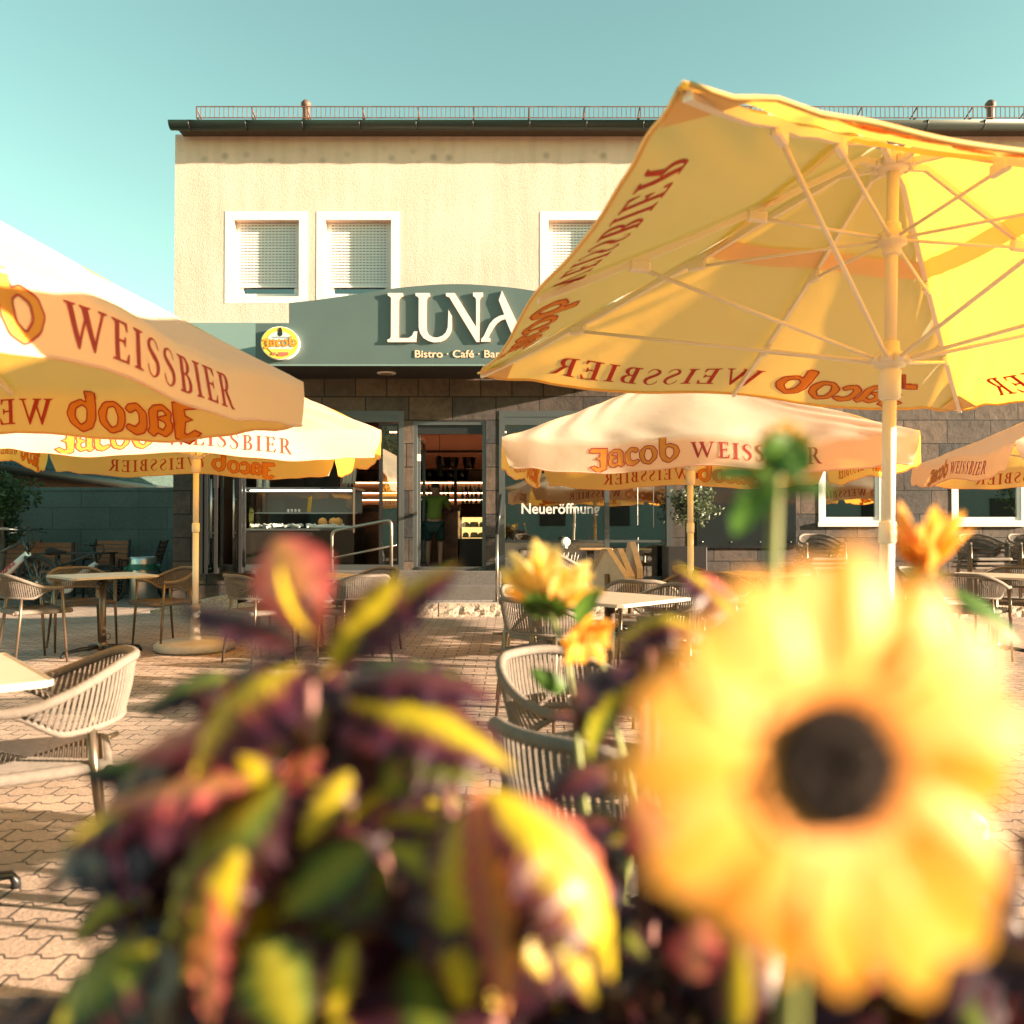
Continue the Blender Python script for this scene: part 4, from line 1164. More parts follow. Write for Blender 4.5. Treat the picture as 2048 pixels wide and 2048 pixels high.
# leaf cluster helper for shrubs and trees
def leaf_cloud(mb, rng, c, rad, n, size, shell=.55, squash=1.0):
    for _ in range(n):
        v = Vector((rng.gauss(0, 1), rng.gauss(0, 1), rng.gauss(0, 1)))
        if v.length < 1e-6: continue
        v.normalize(); r = rad * (shell + (1 - shell) * rng.random() ** .6)
        p = Vector(c) + Vector((v.x * r, v.y * r, v.z * r * squash))
        a = Vector((rng.gauss(0, 1), rng.gauss(0, 1), rng.gauss(0, .7))).normalized(); b_ = a.orthogonal().normalized()
        b_ = (Matrix.Rotation(rng.random() * 6.28, 3, a) @ b_)
        s_ = size * rng.uniform(.6, 1.3)
        at = (rng.random(), rng.random() * .6, rng.random())
        mb.add([p - a * s_, p + b_ * s_ * .34 + a * s_ * .1, p + a * s_, p - b_ * s_ * .34 + a * s_ * .1], [(0, 1, 2, 3)], False, [(0, .2, at[2]), (.5, .9, at[2]), (1, .3, at[2]), (.5, .9, at[2])])
m_leafd = leaf_mat('dark_green_foliage', [(0, (.05, .10, .03)), (.5, (.035, .075, .025)), (1, (.08, .12, .03))], .3)
m_leafo = leaf_mat('olive_foliage', [(0, (.10, .13, .07)), (.5, (.07, .10, .05)), (1, (.17, .17, .10))], .25)
m_bark = mat('grey_bark', (.14, .11, .085), .9, var=.3, bump=.5)
rng = random.Random(11)
p = W(-14, 1020, 13.2)
t = thing('conifer_shrub', 'green shrub at the left edge against the dark green wall', 'shrub', (p.x, 13.4, 0))
g = MB()
for _ in range(26): leaf_cloud(g, rng, (rng.uniform(-.5, .34), rng.uniform(-.35, .35), rng.uniform(1.0, 1.85)), .28, 170, .05, .3)
part('foliage', g, m_leafd, t)
g = MB(); g.tube([(0, 0, 0), (.03, .02, .7), (0, 0, 1.5)], [.05, .04, .02], 7); part('stem', g, m_bark, t)

# ---- wooden slat seats and table along the wall
def slat_chair(label, x, y, rz):
    t = thing('slat_chair', label, 'chair', (x, y, 0), rz, 'wooden slat chairs by the green wall')
    g = MB(); 
    for i in range(6): g.bbox((-.25, -.22 + i * .075, .42), (.25, -.16 + i * .075, .44), .006)
    part('seat', g, m_wood, t)
    g = MB()
    for i in range(6):
        z = .50 + i * .072; yy = .23 + i * .022
        g.bbox((-.25, yy, z), (.25, yy + .018, z + .06), .006)
    part('backrest', g, m_wood, t)
    for sx in (-1, 1):
        g = MB(); g.tube([(sx * .27, .40, 0), (sx * .27, .22, .45), (sx * .27, .37, .94)], .016, 6); part('leg', g, m_black, t)
        g = MB(); g.tube([(sx * .27, -.22, 0), (sx * .27, -.22, .62), (sx * .27, .28, .64)], .016, 6); part('leg', g, m_black, t)
        g = MB(); g.bbox((sx * .27 - .03, -.22, .635), (sx * .27 + .03, .22, .655), .006); part('armrest', g, m_wood, t)
    return t
p = W(214, 1190, 13.9); slat_chair('wooden slat chair facing us between dark table and steel bin', p.x, 13.85, R(8))
p = W(275, 1190, 13.8); slat_chair('wooden slat chair seen from its side, just behind the steel bin', p.x, 13.9, R(-80))
p = W(18, 1195, 13.6); slat_chair('wooden slat chair at the left edge behind the bicycle handlebar', p.x, 13.7, R(4))
p = W(80, 1195, 13.7)
t = thing('wooden_bench', 'orange wooden slat bench between the two bicycles', 'bench', (p.x, 13.8, 0), 0)
g = MB()
for i in range(5): g.bbox((-.42, .2, .46 + i * .088), (.42, .225, .54 + i * .088), .006)
part('backrest', g, m_wood, t)
g = MB()
for i in range(5): g.bbox((-.42, -.24 + i * .085, .42), (.42, -.165 + i * .085, .445), .006)
part('seat', g, m_wood, t)
for sx in (-1, 1):
    for yy in (-.2, .2):
        g = MB(); g.box((sx * .38 - .025, yy - .025, 0), (sx * .38 + .025, yy + .025, .419 if yy < 0 else .9)); part('leg', g, m_black, t)
p = W(182, 1195, 13.4)
t = thing('dark_table', 'dark wooden table in front of the slat chair by the green wall', 'table', (p.x - .2, 13.3, 0))
g = MB()
for i in range(6): g.bbox((-.5, -.36 + i * .122, .73), (.5, -.25 + i * .122, .755), .006)
part('tabletop', g, m_wooddark, t)
for sx in (-1, 1):
    for sy in (-1, 1):
        g = MB(); g.box((sx * .44 - .03, sy * .3 - .03, 0), (sx * .44 + .03, sy * .3 + .03, .729)); part('leg', g, m_wooddark, t)

# ---- steel bin with green bag
p = W(286, 1203, 13.0)
t = thing('litter_bin', 'cylindrical steel bin with a green bag folded over its rim', 'bin', (p.x, 13.0, 0))
g = MB(); g.lathe([(.19, .02), (.2, .04), (.2, .66), (.185, .70), (.17, .70), (.17, .5)], 32); part('body', g, m_steel, t)
g = MB(); g.lathe([(.205, 0), (.205, .035)], 32); part('base_ring', g, m_black, t)
g = MB(); n = 40; vs = []
for j in range(5):
    for i in range(n):
        a = 2 * PI * i / n; rr = .207 + .014 * j * .4 + .010 * noise.noise((math.cos(a) * 3, math.sin(a) * 3, j))
        z = .565 - (.035 + .03 * noise.noise((math.cos(a) * 2, math.sin(a) * 2, 5))) * j / 2 + (.03 if j == 0 else 0)
        vs.append((rr * math.cos(a), rr * math.sin(a), z))
g.add(vs, [(j * n + i, j * n + (i + 1) % n, (j + 1) * n + (i + 1) % n, (j + 1) * n + i) for j in range(4) for i in range(n)], True)
g.tube([(-.205, -.03, .55), (-.25, -.05, .52), (-.255, -.05, .42)], [.02, .028, .008], 6); g.tube([(.2, -.03, .57), (.27, -.05, .575), (.285, -.05, .53)], [.02, .03, .01], 6)
part('bag', g, mat('green_bin_bag', (.02, .13, .085), .35), t)

# ---- bicycles
m_bwhite = mat('white_frame_paint', (.75, .73, .70), .3, coat=.4)
m_bblack = mat('black_frame_paint', (.02, .03, .03), .3, coat=.4)
m_rub = mat('tyre_rubber', (.02, .02, .02), .8)
def bicycle(label, x, y, rz, s=1.0, word=None, main=m_bwhite, lean=0.0):
    t = thing('electric_bicycle', label, 'bicycle', (x, y, 0), rz)
    t.scale = (s, s, s); t.rotation_euler = (lean, 0, rz)
    rw = .35; wx = (-.55, .58)
    for q in wx:
        g = MB(); g.tube([(q + rw * math.cos(a), 0, rw + rw * math.sin(a)) for a in [2 * PI * i / 40 for i in range(40)]], .026, 8, closed=True); ty = part('wheel', g, m_rub, t)
        g = MB(); g.tube([(q + (rw - .035) * math.cos(a), 0, rw + (rw - .035) * math.sin(a)) for a in [2 * PI * i / 40 for i in range(40)]], .012, 6, closed=True); part('rim', g, m_black, ty)
        g = MB()
        for i in range(24):
            a = 2 * PI * i / 24; g.tube([(q, (.03 if i % 2 else -.03), rw), (q + (rw - .04) * math.cos(a), 0, rw + (rw - .04) * math.sin(a))], .0018, 3)
        g.tube([(q, -.06, rw), (q, .06, rw)], .028, 10); part('spokes', g, m_steel, ty)
    head_t, head_b = Vector((.36, 0, .92)), Vector((.42, 0, .70))
    g = MB(); g.tube([head_b + Vector((-.0, 0, .05)), (.12, 0, .52), (-.10, 0, .34)], [.045, .055, .06], 10); dt = part('down_tube', g, main, t)
    g = MB(); g.tube([head_t, (-.20, 0, .70)], .022, 8); g.tube([(-.10, 0, .32), (-.20, 0, .70), (-.24, 0, .84)], .019, 8)
    for sy in (-1, 1): g.tube([(-.10, sy * .03, .30), (-.55, sy * .06, .35)], .012, 6); g.tube([(-.2, sy * .02, .68), (-.55, sy * .06, .35)], .010, 6)
    part('frame', g, m_bblack, t)
    g = MB(); g.tube([head_t + Vector((-.02, 0, .06)), head_b], .026, 8)
    for sy in (-1, 1): g.tube([head_b + Vector((0, sy * .055, 0)), (.50, sy * .055, .48)], .019, 8); g.tube([(.50, sy * .055, .50), (.58, sy * .055, .35)], .022, 8)
    g.tube([head_b + Vector((0, -.06, 0)), head_b + Vector((0, .06, 0))], .02, 8); part('fork', g, m_bblack, t)
    g = MB(); g.tube([(.34, 0, 1.0), (.40, 0, 1.06)], .02, 8); g.tube([(.30, -.36, 1.09), (.36, -.20, 1.08), (.40, 0, 1.06), (.36, .20, 1.08), (.30, .36, 1.09)], .014, 8); hb = part('handlebar', g, m_bblack, t)
    for sy in (-1, 1):
        g = MB(); g.tube([(.325, sy * .25, 1.085), (.295, sy * .37, 1.09)], .019, 8); part('grip', g, m_rub, hb)
        g = MB(); g.tube([(.36, sy * .19, 1.07), (.44, sy * .22, 1.04), (.42, sy * .33, 1.03)], .006, 5); part('brake_lever', g, m_black, hb)
    g = MB(); g.bbox((.36, -.04, 1.08), (.42, .04, 1.13), .01); g.lathe([(.02, 0), (.022, .02), (.01, .03)], 10, (.35, -.14, 1.09)); part('display', g, m_black, hb)
    g = MB()
    for sy in (-.05, .05, .09): g.tube([(.40, sy, 1.07), (.50, sy, 1.10), (.54, sy * .7, .98), (.47, sy * .4, .84), (.42, 0, .74)], .005, 5)
    part('cable', g, m_black, t)
    g = MB(); g.lathe([(.10, -.05), (.12, -.035), (.12, .035), (.10, .05)], 20, M=Matrix.Translation((-.10, 0, .31)) @ Matrix.Rotation(PI / 2, 4, 'X')); part('motor', g, main, t)
    g = MB(); g.tube([(-.24, 0, .84), (-.28, 0, .94)], .015, 8); part('seat_post', g, m_bblack, t)
    g = MB(); g.tube([(-.44, 0, .955), (-.36, 0, .965), (-.22, 0, .955), (-.10, 0, .95)], [.06, .075, .04, .02], 10); part('saddle', g, m_rub, t)
    g = MB(); g.bbox((.44, -.025, .86), (.50, .025, .91), .012); part('headlight', g, m_black, t)
    g = MB(); g.bbox((-.60, -.02, .66), (-.56, .02, .72), .008); part('rear_light', g, mat('red_reflector', (.7, .03, .02), .3), t)
    g = MB()
    for sy in (-1, 1): g.tube([(-.10, sy * .09, .31), (-.10 + .12 * sy, sy * .10, .31 - .12 * sy)], .01, 6); g.bbox((-.15 + .12 * sy, sy * .16 - .05, .305 - .12 * sy), (-.05 + .12 * sy, sy * .16 + .05, .325 - .12 * sy), .008)
    part('crank', g, m_black, t)
    if word:
        cu_p = Vector((-.06, -.062, .375))
        o = btext('lettering', word, .085, m_red, dt, (0, 0, 0), .003, .001)
        ang = math.atan2(.75 - .34, .42 + .10)
        o.rotation_euler = (PI / 2, -ang, 0); o.location = (.02, -.060, .415)
    return t
p = W(44, 1210, 12.3); bicycle('electric bicycle with white lettered down tube at the left edge', p.x - .28, 12.3, R(-14), 1.04, 'HAIBIKE')
p = W(170, 1200, 12.9); bicycle('smaller white-framed bicycle parked in front of the wooden bench', p.x - .12, 12.75, R(10), .82)

# ================================================================== things inside the cafe
yc = YF + .22
z0 = SILL
a, b_ = W(490, 1048, yc).x, W(708, 1048, yc).x
zc0, zc1 = W(600, 1057, yc).z, W(600, 979, yc).z
t = thing('ice_cream_counter', 'glass ice cream display counter standing in the wide shop window', 'counter', ((a + b_) / 2, yc, z0 - .01))
def wc(name, g, m, label=None): return part(name, g, m, t, True, label)
g = MB(); g.box((a, yc, z0 - .01), (b_, yc + .8, zc0 - .03)); wc('plinth', g, mat('dark_brown_plinth', (.025, .019, .016), .3))
g = MB(); g.box((a - .02, yc - .02, zc0 - .029), (b_ + .02, yc + .82, zc0)); g.box((a - .02, yc - .02, zc1), (b_ + .02, yc + .82, zc1 + .03)); wc('counter_edge', g, m_frame)
g = MB(); g.quad((a + .03, yc, zc0), (b_ - .03, yc, zc0), (b_ - .03, yc, zc1), (a + .03, yc, zc1)); wc('front_pane', g, m_glassc)
g = MB()
for x in (a - .01, b_ - .01): g.box((x, yc - .025, zc0 - .06), (x + .025, yc, zc1 + .03))
g.box((a + .015, yc - .015, zc1 - .04), (b_ - .01, yc - .002, zc1 - .025)); wc('steel_frame', g, m_steel)
g = MB(); g.box((a + .02, yc + .4, zc0 + .22), (b_ - .02, yc + .8, zc0 + .24)); wc('glass_shelf', g, mat('grey_shelf', (.3, .33, .32), .3))
g = MB(); g.box((a + .02, yc + .78, zc0 + .24), (b_ - .02, yc + .8, zc1)); wc('back_panel', g, mat('grey_green_panel', (.20, .21, .18), .5))
g = MB(); g.box((a + .05, yc + .06, zc1 - .022), (b_ - .05, yc + .09, zc1 - .008)); wc('added_case_light', g, mat('added_case_glow', (1, .95, .85), .5, emit=(1, .9, .75), estr=3.0))  # glowing strip added to brighten the display
rng = random.Random(4)
g = MB()
for i in range(48):
    x = rng.uniform(a + .08, b_ - .2); y = yc + rng.uniform(.03, .3); z = zc0 + .015
    M_ = Matrix.Translation((x, y, z + .02)) @ Matrix.Rotation(rng.uniform(-.5, .5), 4, 'Z') @ Matrix.Rotation(rng.uniform(-.4, .4), 4, 'Y')
    g.bbox((-.07, -.015, -.012), (.07, .015, .02), .006, M_)
g.bbox((b_ - .65, yc + .03, zc0 + .003), (b_ - .05, yc + .34, zc0 + .04), .02)
wc('ice_trays', g, mat('white_ice_trays', (.8, .8, .78), .4))
g = MB()
for x in (b_ - .50, b_ - .34, b_ - .27): g.lathe([(.02, 0), (.06, .02), (.07, .06), (.05, .10), (.01, .12)], 12, (x, yc + .2, zc0 + .04))
wc('ice_cream', g, mat('orange_ice_cream', (.75, .34, .06), .6))
g = MB(); xx = a + (b_ - a) * .56
g.add([(xx, yc + .05, zc0 + .24), (xx + .05, yc + .05, zc0 + .24), (xx + .07, yc + .05, zc0 + .48), (xx + .02, yc + .05, zc0 + .44), (xx, yc + .07, zc0 + .24), (xx + .05, yc + .07, zc0 + .24), (xx + .07, yc + .07, zc0 + .48), (xx + .02, yc + .07, zc0 + .44)], [(0, 1, 2, 3), (7, 6, 5, 4), (0, 4, 5, 1), (1, 5, 6, 2), (2, 6, 7, 3), (3, 7, 4, 0)])
wc('menu_flag', g, mat('yellow_menu_flag', (.8, .45, .04), .5))
for i in range(4):
    xx = a + (b_ - a) * (.32 + .035 * i); t_ = MB(); t_.lathe([(.016, 0), (.02, .03), (.012, .05)], 8, (xx, yc + .45, zc0 + .24)); wc('price_flag', t_, m_cup)
# stacks of paper cups and cones
g_c = MB(); g_c.lathe([(.035, 0), (.045, .10), (.043, .10), (.034, .01)], 14)
mc = g_c.mesh('paper_cup_stack', m_cup)
for i, (px, n_, lab) in enumerate(((517, 5, 'tall stack of white paper cups on the counter, left one'), (531, 4, 'shorter stack of white paper cups on the counter beside the tall one'), (477, 5, 'stack of pale cups seen through the folded glass doors'))):
    p = W(px, 978, yc + .2); g = MB()
    for k in range(n_ * 3): g.lathe([(.040, k * .016), (.048, k * .016 + .02), (.044, k * .016 + .02)], 14)
    g.lathe([(.036, 0), (.044, n_ * .048 + .01)], 14)
    o = solid('paper_cup_stack', g, m_cup, lab, 'cup stack', 'cup stacks on the counter'); o.location = (p.x, yc + .25, zc1 + .03)
t2 = thing('cone_holder', 'wire holder with four tall stacks of ice cream cones at the counter end', 'cone holder', (W(692, 978, yc).x, yc + .15, zc1 + .03))
for i, px in enumerate((681, 689, 697, 706)):
    x = W(px, 978, yc).x - t2.location.x
    g = MB(); lean = .05 * (i - 1.5)
    M_ = Matrix.Translation((x * .8, 0, .02)) @ Matrix.Rotation(.10, 4, 'Y')
    prof = [(.008, 0)]
    for k in range(12): prof += [(.022, .05 + k * .03), (.026, .055 + k * .03), (.024, .075 + k * .03)]
    g.lathe(prof + [(.028, .44)], 12, M=M_); part('cone_stack', g, mat('pale_wafer', (.62, .50, .40), .7), t2)
g = MB()
for z in (.005, .07): g.tube([(.13 * math.cos(a_), .06 * math.sin(a_), z) for a_ in [2 * PI * i / 16 for i in range(16)]], .004, 5, closed=True)
part('wire_ring', g, m_steel, t2)
# side wall panel and shelf with yellow reflections behind the counter end
t = thing('back_cabinet', 'dark tall cabinet behind the ice cream counter', 'cabinet', ((a + b_) / 2, YF + 2.2, z0 - .012))
g = MB(); g.box((W(540, 1048, YF + 2.2).x, YF + 2.2, z0 - .012), (W(680, 1048, YF + 2.2).x, YF + 2.7, z0 + 2.2)); part('body', g, m_wooddark, t, True)
g = MB(); g.box((W(608, 1048, YF + 2.2).x, YF + 2.19, z0 + .1), (W(611, 1048, YF + 2.2).x, YF + 2.199, z0 + 2.1)); part('door_gap', g, m_black, t, True)
# bar counter, pastry case, back shelf with bottles and glass bowls
yb = YF + 1.6
xa, xb = W(862, 1048, yb).x, W(916, 1048, yb).x
t = thing('bar_counter', 'dark bar counter with copper-brown front edge that the person leans on', 'counter', (xa, yb, z0 - .012))
g = MB(); g.box((xa - 1.5, yb, z0 - .012), (xb, yb + .6, W(880, 1022, yb).z)); part('front', g, mat('copper_brown_front', (.13, .052, .028), .35, .3, var=.3), t, True)
g = MB(); zt_ = W(880, 1022, yb).z; g.bbox((xa - 1.5, yb - .06, zt_ + .001), (xb + .02, yb + .66, zt_ + .05), .01); part('top', g, m_wooddark, t, True)
xa, xb = W(919, 1048, yb).x, W(1010, 1048, yb).x
zp0, zp1 = W(940, 1078, yb).z, W(940, 1006, yb).z
t = thing('pastry_case', 'glass pastry case with yellow shelves and self-glowing back behind the doorway', 'display case', (xa, yb, z0 - .012))
g = MB(); g.box((xa, yb, z0 - .012), (xb, yb + .7, zp0)); part('plinth', g, m_black, t, True)
g = MB(); g.add([(xa, yb, zp0), (xb, yb, zp0), (xb, yb + .02, zp0 + .35), (xa, yb + .02, zp0 + .35), (xb, yb + .3, zp1), (xa, yb + .3, zp1)], [(0, 1, 2, 3), (3, 2, 4, 5)]); part('glass', g, m_glassc, t, True)
for k, z in enumerate((zp0 + .02, zp0 + .19, zp0 + .36)):
    g = MB(); g.box((xa + .02, yb + .06, z), (xb - .02, yb + .65, z + .012)); s_ = part('shelf', g, mat('warm_shelf', (.5, .32, .12), .4), t, True)
    for i in range(5):
        g = MB(); x = xa + .09 + i * .135; r = .05 + .012 * ((i * 7 + k) % 3)
        g.lathe([(r, 0), (r * 1.05, .03), (r * .8, .06 + .012 * (i % 2)), (.01, .075)], 12, (x, yb + .2 + .05 * (i % 2), z + .012)); part('cake', g, mat('yellow_cake', (.72, .46 - .1 * (i % 2), .12), .6), s_, True)
g = MB(); g.box((xa, yb + .66, zp0), (xb, yb + .68, zp1)); part('back', g, mat('self_glowing_back', (.6, .42, .18), .5, emit=(1, .6, .2), estr=.35), t, True)  # panel glows by itself, standing in for light inside the case
ybk = IYB - .35
t = thing('bar_shelf', 'back bar shelf full of bottles under the warm light strip', 'shelf', (W(900, 1048, ybk).x, ybk, z0 - .012))
xs0, xs1 = W(700, 1048, ybk).x, W(1000, 1048, ybk).x
zs = [W(900, y, ybk).z for y in (1010, 996, 982, 961)]
g = MB()
for z in zs: g.box((xs0, ybk, z - .02), (xs1, ybk + .3, z))
g.box((xs0, ybk, z0 - .012), (xs1, ybk + .3, zs[0] - .2)); part('boards', g, m_wooddark, t, True)
g = MB(); g.box((xs0, ybk + .305, z0), (xs1, ybk + .315, zs[3] + .3)); part('back_panel', g, mat('warm_back_panel', (.22, .10, .05), .6), t, True)
for x in (W(911, 1048, ybk).x,):
    g = MB(); g.box((x - .03, ybk - .03, zs[0]), (x + .03, ybk - .005, zs[3] + .25)); part('post', g, m_black, t, True)
for z in zs[1:]:
    g = MB(); g.box((xs0, ybk + .27, z - .035), (xs1, ybk + .29, z - .022)); part('shelf_light', g, mat('shelf_led', (1, .7, .4), .5, emit=(1, .62, .3), estr=2.5), t, True)
rng = random.Random(9)
mbs = []
for c_ in ((.02, .06, .03), (.10, .04, .015), (.35, .30, .2), (.03, .03, .03)):
    g = MB(); g.lathe([(.032, 0), (.033, .005), (.033, .07), (.012, .095), (.011, .125), (.013, .13)], 10)
    mbs.append(g.mesh('bottle', mat('bottle_glass', c_, .08, coat=.5)))
cols = ('dark green', 'brown', 'clear pale', 'black')
for r_, z in enumerate(zs[:3]):
    x = W(840, 1048, ybk).x; i = 0
    while x < xs1 - .05:
        if abs(x - W(911, 1048, ybk).x) > .05:
            k = rng.randrange(4)
            o = link('bottle', mbs[k]); o.location = (x, ybk + .1 + .05 * (i % 2), z)
            tag(o, '%s bottle on the %s row of the back bar shelf' % (cols[k], ('lowest', 'second', 'third')[r_]), 'bottle', '%s bottles on the %s bar row' % (cols[k], ('lowest', 'second', 'third')[r_]))
        x += rng.uniform(.075, .10); i += 1
g = MB(); g.lathe([(.09, 0), (.135, .22), (.13, .22), (.085, .01)], 20); mbk = g.mesh('glass_bucket', m_glassc)
for i, (px, py) in enumerate(((858, 961), (882, 961), (900, 961), (924, 961), (884, 938), (905, 938), (938, 938))):
    if i == 4:
        g = MB(); zz = W(900, 938, ybk).z; g.box((xs0, ybk + .04, zz - .02), (xs1, ybk + .3, zz)); part('upper_board', g, m_wooddark, t, True)
    o = link('glass_bucket', mbk); q = W(px, py, ybk + .16); o.location = (q.x, ybk + .16, q.z)
    tag(o, 'clear glass bucket on the %s shelf above the bottles' % ('lower' if i < 4 else 'top'), 'glass bucket', 'glass buckets on the %s bar shelf' % ('lower' if i < 4 else 'top'))
t = thing('pendant_lamp', 'slim black pendant lamp hanging inside the doorway', 'lamp', W(879, 950, YF + 2.6))
q0, q1, q2 = W(879, 950, YF + 2.6), W(879, 912, YF + 2.6), W(879, 850, YF + 2.6)
g = MB(); g.tube([q0, q1], .045, 14); part('shade', g, m_black, t, True)
g = MB(); g.tube([q1, (q1.x, q1.y, IC)], .006, 5); part('cord', g, m_black, t, True)

# ---- person at the bar, seen from behind
yp = YF + .95
m_skin = mat('skin', (.42, .21, .13), .5)
pt = thing('person', 'person in a green t-shirt and dark green shorts leaning on the bar counter', 'person', (W(868, 1048, yp).x, yp, z0 - .012))
def skinned(name, verts, edges, radii, m, sub=2):
    me = bpy.data.meshes.new(name); me.from_pydata([tuple(v) for v in verts], edges, []); me.materials.append(m)
    o = link(name, me, pt)
    sk = o.modifiers.new('skin', 'SKIN'); sk.use_smooth_shade = True
    for i, r in enumerate(radii): 
        me.skin_vertices[0].data[i].radius = (r if isinstance(r, tuple) else (r, r))
    me.skin_vertices[0].data[0].use_root = True
    sb = o.modifiers.new('sub', 'SUBSURF'); sb.levels = sub; sb.render_levels = sub
    return o
def add_skin_layer(me):
    bm = bmesh.new(); bm.from_mesh(me); bm.verts.layers.skin.verify(); bm.to_mesh(me); bm.free()
def body(name, verts, edges, radii, m, sub=2, parent=None):
    me = bpy.data.meshes.new(name); me.from_pydata([tuple(v) for v in verts], edges, []); add_skin_layer(me); me.materials.append(m)
    o = link(name, me, parent or pt)
    for i, r in enumerate(radii): me.skin_vertices[0].data[i].radius = (r if isinstance(r, tuple) else (r, r))
    me.skin_vertices[0].data[0].use_root = True
    o.modifiers.new('skin', 'SKIN').use_smooth_shade = True
    sb = o.modifiers.new('sub', 'SUBSURF'); sb.levels = sub; sb.render_levels = sub
    return o
k_ = .84
V3 = lambda x, y, z: Vector((x * k_, y * k_, z * k_))
# pelvis, spine, neck, head, arms to the counter, legs
bv = [V3(0, 0, .80), V3(0, .04, .95), V3(0, .12, 1.12), V3(0, .20, 1.27), V3(0, .25, 1.34), V3(0, .29, 1.42), V3(0, .30, 1.52),
      V3(-.16, .20, 1.25), V3(-.24, .30, 1.07), V3(-.18, .48, 1.0), V3(.16, .20, 1.25), V3(.26, .32, 1.08), V3(.20, .52, 1.02),
      V3(-.10, -.02, .76), V3(-.11, .03, .44), V3(-.11, -.05, .08), V3(-.11, .08, .035), V3(.10, -.02, .76), V3(.12, .06, .44), V3(.12, -.06, .08), V3(.12, .07, .035)]
be = [(0, 1), (1, 2), (2, 3), (3, 4), (4, 5), (5, 6), (3, 7), (7, 8), (8, 9), (3, 10), (10, 11), (11, 12), (0, 13), (13, 14), (14, 15), (15, 16), (0, 17), (17, 18), (18, 19), (19, 20)]
br_ = [.12, .12, .13, .11, .055, .08, .075, .06, .045, .035, .06, .045, .035, .085, .06, .042, .035, .085, .06, .042, .035]
body('body', bv, be, [r * k_ for r in br_], m_skin)
body('t_shirt', [V3(0, -.01, .82), V3(0, .03, .95), V3(0, .12, 1.12), V3(0, .20, 1.27), V3(-.16, .20, 1.25), V3(-.235, .29, 1.10), V3(.16, .20, 1.25), V3(.25, .30, 1.11)], [(0, 1), (1, 2), (2, 3), (3, 4), (4, 5), (3, 6), (6, 7)],
     [(.155 * k_, .17 * k_), .15 * k_, .16 * k_, .13 * k_, .085 * k_, .075 * k_, .085 * k_, .075 * k_], mat('olive_green_cotton', (.20, .26, .035), .8))
body('shorts', [V3(0, -.01, .80), V3(-.10, -.02, .74), V3(-.115, .02, .47), V3(.10, -.02, .74), V3(.12, .045, .47)], [(0, 1), (1, 2), (0, 3), (3, 4)], [.15 * k_, .115 * k_, .095 * k_, .115 * k_, .095 * k_], mat('dark_green_shorts', (.02, .05, .045), .8))
body('hair', [V3(0, .265, 1.44), V3(0, .285, 1.50), V3(0, .30, 1.55)], [(0, 1), (1, 2)], [.07 * k_, .095 * k_, .08 * k_], mat('dark_hair', (.012, .009, .008), .6))
for sx in (-1, 1):
    hx = V3(-.18, .48, 1.0) if sx < 0 else V3(.20, .52, 1.02)
    vs = [hx, hx + Vector((0, .06, .005)), ]; ed = [(0, 1)]; rr = [.026, (.030, .014)]
    for f_ in range(4):
        vs += [hx + Vector((-.026 + .017 * f_, .105, .004)), hx + Vector((-.028 + .018 * f_, .14 + .008 * (f_ in (1, 2)), -.012))]; n_ = len(vs); ed += [(1, n_ - 2), (n_ - 2, n_ - 1)]; rr += [.008, .0065]
    vs += [hx + Vector((-sx * .035, .05, 0)), hx + Vector((-sx * .05, .085, -.005))]; n_ = len(vs); ed += [(0, n_ - 2), (n_ - 2, n_ - 1)]; rr += [.010, .007]
    body('hand', vs, ed, rr, m_skin, 1)

# ================================================================== by the windows: olive tree in planter, bar table, oval brewery sign
px_ = W(1378, 1150, 11.7)
t = thing('olive_tree', 'small olive tree with round crown in a black planter box by the window', 'tree', (px_.x, 11.7, PZ))
g = MB(); xa, xb = W(1335, 1100, 11.5).x - px_.x, W(1413, 1100, 11.5).x - px_.x; zt_ = W(1378, 1094, 11.5).z - PZ
g.bbox((xa, -.24, 0), (xb, .24, zt_), .01); part('planter', g, m_black, t)
g = MB(); c = W(1382, 1010, 11.7) - Vector(t.location)
g.tube([(0, 0, zt_ - .02), (.02, 0, zt_ + .2), (c.x, 0, c.z - .2)], [.02, .017, .013], 7)
rng = random.Random(5)
for _ in range(14):
    e = Vector((rng.gauss(0, .13), rng.gauss(0, .13), rng.uniform(-.1, .32))); g.tube([(c.x, 0, c.z - .25), (c.x + e.x * .5, e.y * .5, c.z + e.z * .3 - .05), (c.x + e.x, e.y, c.z + e.z)], [.010, .007, .003], 5)
part('trunk', g, m_bark, t)
g = MB()
for _ in range(60):
    v = Vector((rng.gauss(0, .10), rng.gauss(0, .11), rng.gauss(0, .15))); leaf_cloud(g, rng, (c.x + v.x, v.y, c.z + v.z), .10, 42, .032, .2)
part('crown', g, m_leafo, t)
q = W(1166, 1096, 11.75)
t = thing('bar_table', 'narrow standing table with a light wooden top in front of the lettered window', 'table', (q.x + .1, 11.75, PZ))
ht = W(1180, 1096, 11.75).z - PZ
g = MB(); g.bbox((-.17, -.17, ht - .03), (.30, .17, ht), .02); part('top', g, mat('light_wood_top', (.42, .25, .12), .5, var=.2), t)
g = MB(); g.box((-.05, -.05, .03), (.05, .05, ht - .031)); part('post', g, m_black, t)
g = MB(); g.lathe([(.2, 0), (.2, .025), (.05, .03)], 20); part('base', g, m_black, t)
t = thing('table_lamp', 'round white ceramic disc lamp standing on the narrow table', 'lamp', (W(1131, 1080, 11.7).x, 11.7, PZ + ht))
g = MB(); g.lathe([(.062, -.008), (.065, 0), (.055, .012), (.02, .006)], 20, M=Matrix.Translation((0, 0, .085)) @ Matrix.Rotation(PI / 2, 4, 'X')); part('disc', g, m_cup, t)
g = MB(); g.lathe([(.03, 0), (.03, .01), (.008, .02), (.008, .03)], 12); part('foot', g, m_cup, t)

